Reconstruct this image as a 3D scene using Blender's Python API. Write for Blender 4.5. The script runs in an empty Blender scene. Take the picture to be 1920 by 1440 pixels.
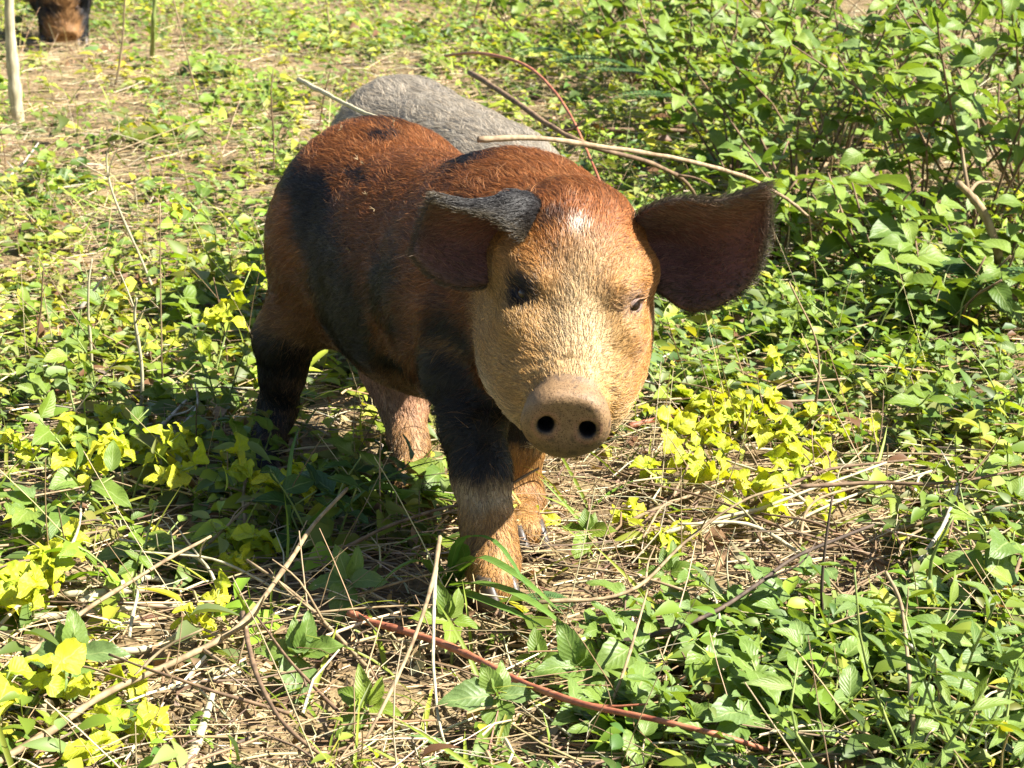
import bpy, bmesh, math, random
import numpy as np
from mathutils import Vector, Matrix
from mathutils.bvhtree import BVHTree

random.seed(7)
RNG = np.random.default_rng(11)
scene = bpy.context.scene
COL = scene.collection

# ------------------------------------------------------------------ camera
CAM_H, FPX, PITCH = 0.79, 4180.0, math.radians(14.67)      # photo is 1920 x 1440
cam_d = bpy.data.cameras.new('camera'); cam = bpy.data.objects.new('camera', cam_d); COL.objects.link(cam)
cam.location = (0, 0, CAM_H); cam.rotation_euler = (math.pi/2 - PITCH, 0, 0)
cam_d.sensor_width = 36; cam_d.lens = 36*FPX/1920; cam_d.clip_start = 0.05; cam_d.clip_end = 600
cam_d.dof.use_dof = True; cam_d.dof.focus_distance = 2.2; cam_d.dof.aperture_fstop = 25
scene.camera = cam

# ------------------------------------------------------------------ sky, sun, exposure
SUN_DIR = Vector((0.68, -0.13, 0.72)).normalized()           # towards the sun: from the right, high
world = bpy.data.worlds.new('World'); scene.world = world; world.use_nodes = True
wn = world.node_tree.nodes; wl = world.node_tree.links
sky = wn.new('ShaderNodeTexSky'); sky.sky_type = 'NISHITA'; sky.sun_disc = False
sky.sun_elevation = math.asin(SUN_DIR.z); sky.sun_rotation = math.atan2(SUN_DIR.x, SUN_DIR.y)
bg = wn['Background']; bg.inputs['Strength'].default_value = 0.05
wl.new(sky.outputs[0], bg.inputs['Color'])
sun_d = bpy.data.lights.new('sun', 'SUN'); sun_d.energy = 5.0; sun_d.angle = math.radians(0.53); sun_d.color = (1.0, 0.955, 0.87)
sun = bpy.data.objects.new('sun', sun_d); COL.objects.link(sun)
sun.rotation_euler = SUN_DIR.to_track_quat('Z', 'Y').to_euler(); sun.location = (3, 1, 6)
vs = scene.view_settings
vs.view_transform = 'Standard'; vs.look = 'None'; vs.exposure = 1.92; vs.gamma = 1.0; vs.use_curve_mapping = False
scene.cycles.use_denoising = True
scene.cycles.max_bounces = 8; scene.cycles.transparent_max_bounces = 8
try:
    scene.cycles_curves.shape = 'RIBBONS'
except Exception: pass

# ------------------------------------------------------------------ photo pixel -> place
CP, SP = math.cos(PITCH), math.sin(PITCH)
def ray(u, v):
    a = (u-960)/FPX; b = (720-v)/FPX
    return np.array([a, CP + b*SP, -SP + b*CP])
def P(u, v, Y):                       # the point at distance Y (along the ground) seen at pixel u, v
    d = ray(u, v); t = Y/d[1]
    return np.array([0, 0, CAM_H]) + d*t
def G(u, v, z=0.0):                   # the point at height z seen at pixel u, v
    d = ray(u, v); t = (z-CAM_H)/d[2]
    return np.array([0, 0, CAM_H]) + d*t
def proj(p):
    p = np.asarray(p, float) - np.array([0, 0, CAM_H])
    dep = p[..., 1]*CP - p[..., 2]*SP; up = p[..., 1]*SP + p[..., 2]*CP
    return np.stack([960 + FPX*p[..., 0]/dep, 720 - FPX*up/dep], -1)

# ------------------------------------------------------------------ objects
def tag(o, label=None, cat=None, group=None, kind=None):
    if label: o['label'] = label
    if cat: o['category'] = cat
    if group: o['group'] = group
    if kind: o['kind'] = kind
    return o
def empty(name, loc=(0, 0, 0), rz=0.0):
    o = bpy.data.objects.new(name, None); COL.objects.link(o)
    o.location = loc; o.rotation_euler = (0, 0, rz); o.empty_display_size = 0.05
    return o
def link(name, me, mat=None, parent=None, smooth=True):
    if mat is not None and not me.materials: me.materials.append(mat)
    o = bpy.data.objects.new(name, me); COL.objects.link(o)
    if parent is not None:
        o.parent = parent
    return o
def np_mesh(name, V, F, col=None, smooth=True):
    """V (n,3); F (m,k) all the same size; col (n,3) per vertex"""
    V = np.asarray(V, np.float32); F = np.asarray(F, np.int32)
    me = bpy.data.meshes.new(name)
    k = F.shape[1]
    me.vertices.add(len(V)); me.vertices.foreach_set('co', V.ravel())
    me.loops.add(F.size); me.loops.foreach_set('vertex_index', F.ravel())
    me.polygons.add(len(F)); me.polygons.foreach_set('loop_start', np.arange(0, F.size, k, dtype=np.int32))
    me.polygons.foreach_set('loop_total', np.full(len(F), k, np.int32))
    if smooth: me.polygons.foreach_set('use_smooth', np.ones(len(F), bool))
    me.update(calc_edges=True)
    if col is not None:
        a = me.attributes.new('Col', 'FLOAT_COLOR', 'POINT')
        c4 = np.ones((len(V), 4), np.float32); c4[:, :3] = col
        a.data.foreach_set('color', c4.ravel())
    return me

# ------------------------------------------------------------------ noise
def vnoise(p, freq, seed=0):
    """smooth value noise on points (n,3), about -1..1"""
    q = np.asarray(p, np.float64)*freq
    i = np.floor(q).astype(np.int64); f = q-i; f = f*f*(3-2*f)
    def h(ix, iy, iz):
        n = (ix*374761393 + iy*668265263 + iz*2147483647 + seed*1274126177) & 0xffffffff
        n = ((n ^ (n >> 13))*1274126177) & 0xffffffff
        n = (n ^ (n >> 16)) & 0xffff
        return n/32767.5 - 1
    r = 0
    for dx in (0, 1):
        for dy in (0, 1):
            for dz in (0, 1):
                w = (f[..., 0] if dx else 1-f[..., 0])*(f[..., 1] if dy else 1-f[..., 1])*(f[..., 2] if dz else 1-f[..., 2])
                r = r + w*h(i[..., 0]+dx, i[..., 1]+dy, i[..., 2]+dz)
    return r
def fbm(p, freq, oct=3, seed=0):
    return sum(vnoise(p, freq*2**k, seed+k*17)*0.5**k for k in range(oct))/1.5

# ------------------------------------------------------------------ materials
def material(name):
    m = bpy.data.materials.new(name); m.use_nodes = True
    n = m.node_tree.nodes; l = m.node_tree.links
    return m, n, l, n['Principled BSDF']
def ramp(n, stops):
    r = n.new('ShaderNodeValToRGB')
    e = r.color_ramp.elements
    while len(e) < len(stops): e.new(0.5)
    for el, (p, c) in zip(e, stops):
        el.position = p; el.color = (*c, 1)
    return r
def skin_material(name, rough=0.62, spec=0.35, bump=0.35):
    m, n, l, b = material(name)
    at = n.new('ShaderNodeAttribute'); at.attribute_name = 'Col'
    no = n.new('ShaderNodeTexNoise'); no.inputs['Scale'].default_value = 260; no.inputs['Detail'].default_value = 4
    mx = n.new('ShaderNodeMix'); mx.data_type = 'RGBA'; mx.blend_type = 'MULTIPLY'; mx.inputs['Factor'].default_value = 0.55
    r = ramp(n, [(0.3, (0.55, 0.55, 0.55)), (0.7, (1.15, 1.15, 1.15))])
    tc = n.new('ShaderNodeTexCoord'); l.new(tc.outputs['Object'], no.inputs['Vector'])
    l.new(no.outputs['Fac'], r.inputs[0]); l.new(at.outputs['Color'], mx.inputs['A']); l.new(r.outputs[0], mx.inputs['B'])
    n2 = n.new('ShaderNodeTexNoise'); n2.inputs['Scale'].default_value = 800; n2.inputs['Detail'].default_value = 2; l.new(tc.outputs['Object'], n2.inputs['Vector'])
    rs = ramp(n, [(.56, (1, 1, 1)), (.64, (.35, .30, .27))]); l.new(n2.outputs['Fac'], rs.inputs[0])
    m2 = n.new('ShaderNodeMix'); m2.data_type = 'RGBA'; m2.blend_type = 'MULTIPLY'; m2.inputs['Factor'].default_value = 1; l.new(mx.outputs['Result'], m2.inputs['A']); l.new(rs.outputs[0], m2.inputs['B'])
    l.new(m2.outputs['Result'], b.inputs['Base Color'])
    bp = n.new('ShaderNodeBump'); bp.inputs['Strength'].default_value = bump; bp.inputs['Distance'].default_value = 0.002
    l.new(no.outputs['Fac'], bp.inputs['Height']); l.new(bp.outputs[0], b.inputs['Normal'])
    b.inputs['Roughness'].default_value = rough; b.inputs['Specular IOR Level'].default_value = spec
    return m
def hair_material(name, rough=0.42):
    m, n, l, b = material(name)
    at = n.new('ShaderNodeAttribute'); at.attribute_name = 'Col'
    l.new(at.outputs['Color'], b.inputs['Base Color'])
    b.inputs['Roughness'].default_value = rough; b.inputs['Specular IOR Level'].default_value = 0.5
    tr = n.new('ShaderNodeBsdfTranslucent'); l.new(at.outputs['Color'], tr.inputs['Color'])
    ms = n.new('ShaderNodeMixShader'); ms.inputs[0].default_value = 0.22
    out = n['Material Output']
    l.new(b.outputs[0], ms.inputs[1]); l.new(tr.outputs[0], ms.inputs[2]); l.new(ms.outputs[0], out.inputs['Surface'])
    return m
def plain_material(name, color, rough=0.5, spec=0.5):
    m, n, l, b = material(name)
    no = n.new('ShaderNodeTexNoise'); no.inputs['Scale'].default_value = 120
    tc = n.new('ShaderNodeTexCoord'); l.new(tc.outputs['Object'], no.inputs['Vector'])
    r = ramp(n, [(0.3, tuple(c*0.7 for c in color)), (0.7, tuple(min(1, c*1.2) for c in color))])
    l.new(no.outputs['Fac'], r.inputs[0]); l.new(r.outputs[0], b.inputs['Base Color'])
    b.inputs['Roughness'].default_value = rough; b.inputs['Specular IOR Level'].default_value = spec
    return m
# ================================================================== PIGS
class Solid:
    """a body grown from smoothly blended round cones and ellipsoids, read out as one surface"""
    def __init__(s, lo, hi, h):
        s.h = h; s.lo = np.array(lo, np.float32)
        n = np.ceil((np.array(hi)-s.lo)/h).astype(int)+1
        s.n = n; s.f = np.full(n, 0.2, np.float32)
        s.ax = [s.lo[i]+h*np.arange(n[i], dtype=np.float32) for i in range(3)]
    def block(s, lo, hi):
        i0 = np.maximum(np.floor((lo-s.lo)/s.h).astype(int), 0); i1 = np.minimum(np.ceil((hi-s.lo)/s.h).astype(int)+1, s.n)
        i1 = np.maximum(i1, i0)
        sl = tuple(slice(a, b) for a, b in zip(i0, i1))
        X = s.ax[0][sl[0]][:, None, None]; Y = s.ax[1][sl[1]][None, :, None]; Z = s.ax[2][sl[2]][None, None, :]
        return sl, X, Y, Z
    def mix(s, sl, d, k, sub):
        a = s.f[sl]
        if sub: a = -a
        # polynomial smooth minimum
        hh = np.clip(0.5+0.5*(a-d)/k, 0, 1)
        r = a*(1-hh)+d*hh-k*hh*(1-hh)
        s.f[sl] = -r if sub else r
    def cone(s, a, b, ra, rb, k=0.02, sub=False):
        a = np.array(a, np.float32); b = np.array(b, np.float32)
        m = max(ra, rb)+k*1.3+3*s.h
        sl, X, Y, Z = s.block(np.minimum(a, b)-m, np.maximum(a, b)+m)
        d = b-a; L2 = float(d@d)+1e-12
        t = np.clip(((X-a[0])*d[0]+(Y-a[1])*d[1]+(Z-a[2])*d[2])/L2, 0, 1)
        q = np.sqrt((X-a[0]-t*d[0])**2+(Y-a[1]-t*d[1])**2+(Z-a[2]-t*d[2])**2)-(ra+(rb-ra)*t)
        s.mix(sl, q, k, sub)
    def chain(s, pts, k=0.02):
        for (a, ra), (b, rb) in zip(pts, pts[1:]): s.cone(a, b, ra, rb, k)
    def ell(s, c, r, R=None, k=0.02, sub=False):
        c = np.array(c, np.float32); r = np.array(r, np.float32); R = np.eye(3) if R is None else np.array(R)   # rows of R: own axes
        m = float(max(r))+k*1.3+3*s.h
        sl, X, Y, Z = s.block(c-m, c+m)
        x, y, z = X-c[0], Y-c[1], Z-c[2]
        p = [(R[i][0]*x+R[i][1]*y+R[i][2]*z) for i in range(3)]
        k0 = np.sqrt((p[0]/r[0])**2+(p[1]/r[1])**2+(p[2]/r[2])**2)
        k1 = np.sqrt((p[0]/r[0]**2)**2+(p[1]/r[1]**2)**2+(p[2]/r[2]**2)**2)+1e-6
        s.mix(sl, k0*(k0-1)/k1, k, sub)
    def surface(s):
        f = s.f; ins = f < 0
        c = np.zeros(np.array(f.shape)-1, np.int16)
        for dx in (0, 1):
            for dy in (0, 1):
                for dz in (0, 1):
                    c += ins[dx:f.shape[0]-1+dx, dy:f.shape[1]-1+dy, dz:f.shape[2]-1+dz]
        cells = np.argwhere((c > 0) & (c < 8))
        idx = np.full(c.shape, -1, np.int32); idx[tuple(cells.T)] = np.arange(len(cells))
        acc = np.zeros((len(cells), 3)); cnt = np.zeros(len(cells))
        cor = [(i, j, k) for i in (0, 1) for j in (0, 1) for k in (0, 1)]
        val = {q: f[cells[:, 0]+q[0], cells[:, 1]+q[1], cells[:, 2]+q[2]] for q in cor}
        for q in cor:
            for ax in range(3):
                if q[ax]: continue
                q2 = list(q); q2[ax] = 1; q2 = tuple(q2)
                a, b = val[q], val[q2]; m = (a < 0) != (b < 0)
                t = np.where(m, a/np.where(m, a-b, 1), 0)
                p = np.array(q, float)[None]+np.zeros((len(cells), 1)); p[:, ax] += t
                acc[m] += p[m]; cnt[m] += 1
        V = s.lo+(cells+acc/cnt[:, None])*s.h
        F = []
        for ax in range(3):
            sl0 = [slice(None)]*3; sl1 = [slice(None)]*3
            sl0[ax] = slice(0, -1); sl1[ax] = slice(1, None)
            ch = ins[tuple(sl0)] != ins[tuple(sl1)]
            e = np.argwhere(ch)
            u, v = (ax+1) % 3, (ax+2) % 3
            ok = (e[:, u] > 0) & (e[:, v] > 0) & (e[:, u] < c.shape[u]) & (e[:, v] < c.shape[v])
            e = e[ok]
            def cell(du, dv):
                q = e.copy(); q[:, u] -= du; q[:, v] -= dv
                return idx[tuple(q.T)]
            quad = np.stack([cell(1, 1), cell(0, 1), cell(0, 0), cell(1, 0)], 1)
            inside0 = ins[tuple(e.T)]
            quad[~inside0] = quad[~inside0][:, ::-1]
            F.append(quad)
        F = np.concatenate(F); F = F[(F >= 0).all(1)]
        return V, F

def smooth(V, F, it=2, lam=0.5):
    e = np.concatenate([F[:, [0, 1]], F[:, [1, 2]], F[:, [2, 3]], F[:, [3, 0]]])
    e = np.concatenate([e, e[:, ::-1]])
    deg = np.bincount(e[:, 0], minlength=len(V))[:, None].clip(1)
    for i in range(it*2):
        s = np.stack([np.bincount(e[:, 0], V[e[:, 1], k], minlength=len(V)) for k in range(3)], 1)/deg
        V = V+(lam if i % 2 == 0 else -lam*1.04)*(s-V)
    return V
def normals(V, F):
    n = np.cross(V[F[:, 2]]-V[F[:, 0]], V[F[:, 3]]-V[F[:, 1]])
    N = np.zeros_like(V)
    for k in range(4):
        for c in range(3): N[:, c] += np.bincount(F[:, k], n[:, c], minlength=len(V))
    return N/(np.linalg.norm(N, axis=1, keepdims=True)+1e-12)
def unit(v): v = np.asarray(v, float); return v/(np.linalg.norm(v, axis=-1, keepdims=True)+1e-12)
def spline(pts, n):
    """Catmull-Rom through pts, n samples"""
    p = np.asarray(pts, float); p = np.concatenate([[2*p[0]-p[1]], p, [2*p[-1]-p[-2]]])
    t = np.linspace(0, len(p)-3-1e-9, n); i = t.astype(int); f = (t-i)[:, None]
    a, b, c, d = p[i], p[i+1], p[i+2], p[i+3]
    return 0.5*(2*b+(c-a)*f+(2*a-5*b+4*c-d)*f**2+(3*b-a-3*c+d)*f**3)

class Frame:
    """head frame: forward along the muzzle, left, up; origin at the middle of the snout disc"""
    def __init__(s, o, fwd, left):
        s.o = np.array(o, float); s.a = unit(fwd); l = np.array(left, float); l = unit(l-s.a*(l@s.a)); s.l = l
        s.u = np.cross(s.a, l)
        s.R = np.stack([s.a, s.l, s.u])
    def w(s, p): return s.o+np.asarray(p, float)@s.R
    def loc(s, p): return (np.asarray(p, float)-s.o)@s.R.T

def head(S, H, detail=True):
    w = H.w
    R = H.R
    # cranium, brow, bridge, muzzle, jaw, jowls
    S.ell(w((-.178, 0, .080)), (.080, .075, .076), R, k=.03)
    S.ell(w((-.215, 0, .088)), (.062, .062, .072), R, k=.03)
    S.cone(w((-.034, 0, .010)), w((-.150, 0, .084)), .025, .052, k=.03)
    S.cone(w((-.034, 0, -.002)), w((-.120, 0, .012)), .035, .056, k=.03)
    S.cone(w((-.040, 0, -.020)), w((-.150, 0, -.030)), .024, .048, k=.03)
    for s in (-1, 1):
        S.ell(w((-.112, s*.036, .010)), (.070, .037, .050), R, k=.03)
        S.ell(w((-.160, s*.043, .024)), (.060, .038, .062), R, k=.03)
        S.ell(w((-.190, s*.038, -.012)), (.062, .038, .054), R, k=.03)
        S.cone(w((-.104, s*.040, .096)), w((-.150, s*.059, .101)), .015, .019, k=.022)      # brow
        S.ell(w((-.100, s*.050, .058)), (.032, .021, .022), R, k=.02)                        # under the eye
    # snout disc with its rim
    S.ell(w((-.012, 0, -.003)), (.019, .0430, .0330), R, k=.010)
    S.cone(w((-.008, -.010, .010)), w((-.008, .010, .010)), .0255, .0255, k=.012)
    S.ell(w((.0125, 0, -.001)), (.0078, .064, .056), R, k=.005, sub=True)                     # flat front
    S.cone(w((-.029, -.016, .033)), w((-.029, .016, .033)), .0072, .0072, k=.010)            # fold of skin above the disc
    S.cone(w((-.026, -.046, .0)), w((-.026, -.046, .001)), .004, .004, k=.012, sub=True)
    S.cone(w((-.026, .046, .0)), w((-.026, .046, .001)), .004, .004, k=.012, sub=True)
    if detail:
        for s in (-1, 1):
            S.cone(w((.004, s*.0190, .002)), w((-.016, s*.0215, .000)), .0080, .0064, k=.003, sub=True)       # nostrils
            S.ell(w((-.094, s*.0600, .086)), (.015, .010, .0085), R, k=.010, sub=True)       # eye hollows
        S.cone(w((-.024, -.022, -.0315)), w((-.024, .022, -.0315)), .0026, .0026, k=.004, sub=True)

def ear_mesh(rows, n=26, m=16, bowl=0.02, back=None, thick=0.0042):
    """rows: polylines from base to end; returns V, F of a closed thin shell, plus inner flag"""
    rows = [spline(r, n) for r in rows]
    k = len(rows)
    T = np.linspace(0, k-1, m)
    A = np.stack(rows)                                   # k,n,3
    surf = np.zeros((m, n, 3))
    for j in range(n): surf[:, j] = spline(A[:, j], m) if k > 2 else A[0, j]+(A[1, j]-A[0, j])*(T[:, None]/(k-1))
    tt = np.linspace(0, 1, m)[:, None]; ss = np.linspace(0, 1, n)[None]
    surf = surf+np.array(back)[None, None]*(bowl*4*tt*(1-tt)*(1-0.55*ss**2))[..., None]
    du = np.gradient(surf, axis=0); dv = np.gradient(surf, axis=1)
    N = unit(np.cross(du, dv))
    if (N.reshape(-1, 3)@np.array(back)).mean() > 0: N = -N             # N to the inner side
    th = thick*(1-0.55*np.maximum(ss**4, np.maximum((1-tt)**6, tt**6)))[..., None]
    inner = surf+N*th; outer = surf-N*th
    V = np.concatenate([inner.reshape(-1, 3), outer.reshape(-1, 3)])
    g = np.arange(m*n).reshape(m, n); o = m*n
    q = np.stack([g[:-1, :-1], g[:-1, 1:], g[1:, 1:], g[1:, :-1]], -1).reshape(-1, 4)
    b = np.concatenate([g[0, :], g[1:, -1], g[-1, -2::-1], g[-2:0:-1, 0]])
    b2 = np.roll(b, -1)
    sides = np.stack([b, b2, b2+o, b+o], 1)
    # make winding agree with N on the inner sheet
    nn = np.cross(V[q[:, 1]]-V[q[:, 0]], V[q[:, 2]]-V[q[:, 0]])
    if (nn*N.reshape(-1, 3)[q[:, 0]]).sum() < 0:
        q = q[:, ::-1]
    else:
        sides = sides[:, ::-1]
    F = np.concatenate([q, q[:, ::-1]+o, sides])
    rim = np.zeros((m, n)); rim = np.maximum(ss**6+0*tt, np.maximum((1-tt)**8, tt**8))
    return V, F, np.concatenate([np.ones(o), np.zeros(o)]), np.concatenate([rim.ravel()]*2)

def head_mask(hl):
    return np.clip((1.08-np.linalg.norm((hl-np.array([-.12, 0, .042]))/np.array([.150, .110, .130]), axis=1))/.16, 0, 1)

def sample_surface(V, F, n, rng, weight=None):
    T = np.concatenate([F[:, [0, 1, 2]], F[:, [0, 2, 3]]])
    ar = np.linalg.norm(np.cross(V[T[:, 1]]-V[T[:, 0]], V[T[:, 2]]-V[T[:, 0]]), axis=1)
    if weight is not None: ar = ar*weight[T].mean(1)
    cum = np.cumsum(ar); i = np.searchsorted(cum, rng.random(n)*cum[-1]).clip(0, len(T)-1)
    r1 = np.sqrt(rng.random(n)); r2 = rng.random(n)
    w = np.stack([1-r1, r1*(1-r2), r1*r2], 1)
    return T[i], w

def hair_object(name, roots, dirs, length, nrm, col, mat, parent, radius=0.00013, bend=0.35, seg=3):
    n = len(roots)
    hc = bpy.data.hair_curves.new(name)
    hc.add_curves([seg+1]*n)
    t = np.linspace(0, 1, seg+1)[None, :, None]
    pts = roots[:, None]+dirs[:, None]*(length[:, None, None]*t)-nrm[:, None]*(length[:, None, None]*bend*t**2)
    hc.attributes['position'].data.foreach_set('vector', pts.astype(np.float32).ravel())
    a = hc.attributes.get('radius') or hc.attributes.new('radius', 'FLOAT', 'POINT')
    rr = np.broadcast_to((1-0.75*t[..., 0]**1.5), (n, seg+1))*np.broadcast_to(np.asarray(radius), (n,))[:, None]
    a.data.foreach_set('value', rr.astype(np.float32).ravel())
    c = hc.attributes.new('Col', 'FLOAT_COLOR', 'CURVE')
    c4 = np.ones((n, 4), np.float32); c4[:, :3] = np.clip(col, 0, 1); c.data.foreach_set('color', c4.ravel())
    hc.materials.append(mat)
    o = bpy.data.objects.new(name, hc); COL.objects.link(o); o.parent = parent
    return o

def lathe_ball(name, r, mat, n=16, m=12):
    me = bpy.data.meshes.new(name); b = bmesh.new(); bmesh.ops.create_uvsphere(b, u_segments=n, v_segments=m, radius=r)
    for f in b.faces: f.smooth = True
    b.to_mesh(me); b.free(); me.materials.append(mat); return me

def hoof_mesh(name, mat):
    """two pointed claws side by side, toes towards +x, on the ground at z = 0"""
    b = bmesh.new()
    for s in (-1, 1):
        rings = []
        for z, x0, x1, w in ((0.0, -.016, .033, .0115), (.012, -.015, .029, .0115), (.024, -.013, .020, .0105), (.034, -.010, .012, .008)):
            ring = []
            for k in range(10):
                a = 2*math.pi*k/10
                x = (x0+x1)/2+(x1-x0)/2*math.cos(a); y = w*math.sin(a)*(1-0.35*max(0, math.cos(a)))
                ring.append(b.verts.new((x, s*.0125+y, z)))
            rings.append(ring)
        for r0, r1 in zip(rings, rings[1:]):
            for k in range(10): b.faces.new((r0[k], r0[(k+1) % 10], r1[(k+1) % 10], r1[k]))
        b.faces.new(rings[0][::-1]); b.faces.new(rings[-1])
    for f in b.faces: f.smooth = True
    me = bpy.data.meshes.new(name); b.to_mesh(me); b.free(); me.materials.append(mat)
    return me

M_SKIN = skin_material('pig_skin'); M_HAIR = hair_material('pig_hair')
M_EYE, n_, l_, b_ = material('eye_dark'); b_.inputs['Base Color'].default_value = (.018, .009, .006, 1); b_.inputs['Roughness'].default_value = .06
M_HOOF = plain_material('hoof_horn', (.06, .045, .035), .45)
RUST, DARKRUST, BLACK = (.32, .112, .028), (.13, .042, .014), (.010, .0095, .011)
TAN, CREAM, PINK = (.46, .275, .095), (.60, .46, .26), (.52, .27, .20)

def pig(name, trunk, H, legs, ears, paint, h, n_hair, label, tail, hair_scale=1.0, eye_px=None, lid_col=((.03, .022, .02), (.20, .13, .10))):
    """trunk: list of (kind, args); legs: list of joint chains ending at the hoof on the ground"""
    allp = [np.array(c[0]) for ch in legs for c in ch]+[np.array(q) for k, *a in trunk for q in (a[0],)]+[H.w((.02, 0, 0)), H.w((-.26, 0, .18))]
    lo = np.min(allp, 0)-.17; hi = np.max(allp, 0)+.17; lo[2] = -.08
    S = Solid(lo, hi, h)
    for t in trunk:
        (S.cone if t[0] == 'cone' else S.ell)(*t[1:])
    for ch in legs: S.chain(ch, k=.022)
    S.chain(tail, k=.008)
    head(S, H)
    V, F = S.surface(); V = smooth(V, F, 2)
    N = normals(V, F)
    hl = H.loc(V)
    # skin folds over the nose and a faint flesh unevenness
    fold = np.exp(-((hl[:, 0]+.038)/.014)**2)*np.clip((hl[:, 2]-.012)/.02, 0, 1)
    V = V+N*(fold*.0009*np.sin(hl[:, 0]*2*math.pi/.0085+5*(np.abs(hl[:, 1])/.04)**2+2*vnoise(V, 60, 8)))[:, None]
    V = V+N*(0.0022*vnoise(V, 18, 3)+0.0011*vnoise(V, 45, 5))[:, None]*np.clip((-.16-hl[:, 0])/.05, 0.15, 1)[:, None]
    N = normals(V, F)
    ear_tag = np.zeros(len(V)); inner = np.zeros(len(V)); rim = np.zeros(len(V))
    nb = len(V)
    for e in ears:
        ev, ef, inn, rm = ear_mesh(**e)
        F = np.concatenate([F, ef+len(V)]); V = np.concatenate([V, ev])
        ear_tag = np.concatenate([ear_tag, np.ones(len(ev))]); inner = np.concatenate([inner, inn]); rim = np.concatenate([rim, rm])
    N = normals(V, F)
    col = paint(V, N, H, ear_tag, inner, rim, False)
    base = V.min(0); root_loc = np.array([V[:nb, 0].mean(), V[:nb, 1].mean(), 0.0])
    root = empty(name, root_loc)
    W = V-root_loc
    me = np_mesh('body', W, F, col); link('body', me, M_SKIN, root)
    bv = BVHTree.FromPolygons([tuple(v) for v in V], F.tolist())
    # eyes, each a ball in two lids
    for s in (-1, 1):
        if eye_px:
            d = Vector(ray(*eye_px[(s+1)//2])).normalized(); o0 = Vector((0, 0, CAM_H))
        else:
            o0 = Vector(H.w((-.02, s*.10, .13))); d = (Vector(H.w((-.11, s*.03, .080)))-o0).normalized()
        hit, hn, _, _ = bv.ray_cast(o0, d)
        if hit is None: continue
        hit = np.array(hit); look = unit(H.l*s*.70+H.a*.62+H.u*.22)
        c = hit-look*.0072
        eo = link('eye', EYE_ME, None, root); eo.location = c-root_loc
        ax = unit(H.a*.75+H.u*-.35-H.l*s*.55); ax = unit(ax-look*(ax@look)); up = np.cross(look, ax); up = up if up@H.u > 0 else -up
        lv, lf = lid_shell(c, look, ax, up)
        lc = np.tile(np.array(lid_col[(s+1)//2]), (len(lv), 1))*(0.8+.35*vnoise(lv, 300, 2))[:, None]  # right lid darker, brow shade carried in its colour
        link('eyelid', np_mesh('eyelid', lv-root_loc, lf, lc), M_SKIN, root)
        # lashes on the upper lid
        k = 16; th = np.linspace(-.8, .8, k); rt = c+.0128*unit(look[None]*np.cos(.42*np.cos(th))[:, None]+up[None]*(.42*np.cos(th))[:, None]+ax[None]*(.75*np.sin(th))[:, None])
        hair_object('eyelash', rt-root_loc, unit(look[None]*1.0+up[None]*.15-H.u[None]*.15+ax[None]*th[:, None]*.5), np.full(k, .011), np.tile(-up, (k, 1)), np.tile(np.array((.05, .035, .02)), (k, 1)), M_HAIR, root, radius=.00025)
    # hooves
    for ch in legs:
        p = np.array(ch[-1][0]); q = np.array(ch[-2][0])
        hd = H.a*0+F_DIR[name.split('.')[0]]
        ho = link('hoof', HOOF_ME, None, root); ho.location = (p[0]-root_loc[0], p[1]-root_loc[1], p[2]-.020); ho.rotation_euler = (0, 0, math.atan2(hd[1], hd[0]))
    # fur
    rng = np.random.default_rng(5)
    wgt = np.ones(len(V)); hlv = H.loc(V)
    disc = (hlv[:, 0] > -.022) & (np.abs(hlv[:, 1]) < .05) & (np.abs(hlv[:, 2]) < .045)
    wgt[disc] = 0.0
    on_head = head_mask(hlv)
    wgt *= 1+0.8*on_head*(1-ear_tag)
    wgt[(inner > 0)] *= 0.35
    wgt *= 1+2.5*rim
    T, w = sample_surface(V, F, n_hair, rng, wgt)
    pos = np.einsum('nk,nkc->nc', w, V[T]); nr = unit(np.einsum('nk,nkc->nc', w, N[T]))
    
    et = ear_tag[T[:, 0]]; rm = rim[T[:, 0]]; inn = inner[T[:, 0]]
    jit = pos+rng.normal(size=pos.shape)*.0045*(1-et)[:, None]
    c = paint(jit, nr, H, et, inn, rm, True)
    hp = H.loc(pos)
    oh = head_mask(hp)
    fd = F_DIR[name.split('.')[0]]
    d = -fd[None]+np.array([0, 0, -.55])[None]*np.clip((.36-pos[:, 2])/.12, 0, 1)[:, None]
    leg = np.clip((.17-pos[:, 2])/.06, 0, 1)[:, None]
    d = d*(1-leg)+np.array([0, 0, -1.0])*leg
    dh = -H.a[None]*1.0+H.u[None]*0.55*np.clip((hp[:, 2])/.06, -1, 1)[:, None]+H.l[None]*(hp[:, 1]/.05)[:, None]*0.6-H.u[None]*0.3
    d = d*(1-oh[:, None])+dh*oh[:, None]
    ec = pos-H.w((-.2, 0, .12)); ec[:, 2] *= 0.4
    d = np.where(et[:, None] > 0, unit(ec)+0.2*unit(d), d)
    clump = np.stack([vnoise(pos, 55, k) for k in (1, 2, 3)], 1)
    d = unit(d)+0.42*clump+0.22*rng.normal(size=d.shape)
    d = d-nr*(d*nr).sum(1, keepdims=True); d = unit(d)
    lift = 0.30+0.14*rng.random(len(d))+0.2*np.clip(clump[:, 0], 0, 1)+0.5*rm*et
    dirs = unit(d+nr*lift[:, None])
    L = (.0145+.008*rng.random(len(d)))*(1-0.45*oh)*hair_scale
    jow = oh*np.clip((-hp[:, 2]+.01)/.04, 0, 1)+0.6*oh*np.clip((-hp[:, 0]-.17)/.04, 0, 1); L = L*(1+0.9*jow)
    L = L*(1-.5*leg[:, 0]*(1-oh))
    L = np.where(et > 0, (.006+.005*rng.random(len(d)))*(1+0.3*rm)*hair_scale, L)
    L[(inn > 0) & (rng.random(len(d)) < .08)] *= 2.2
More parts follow.
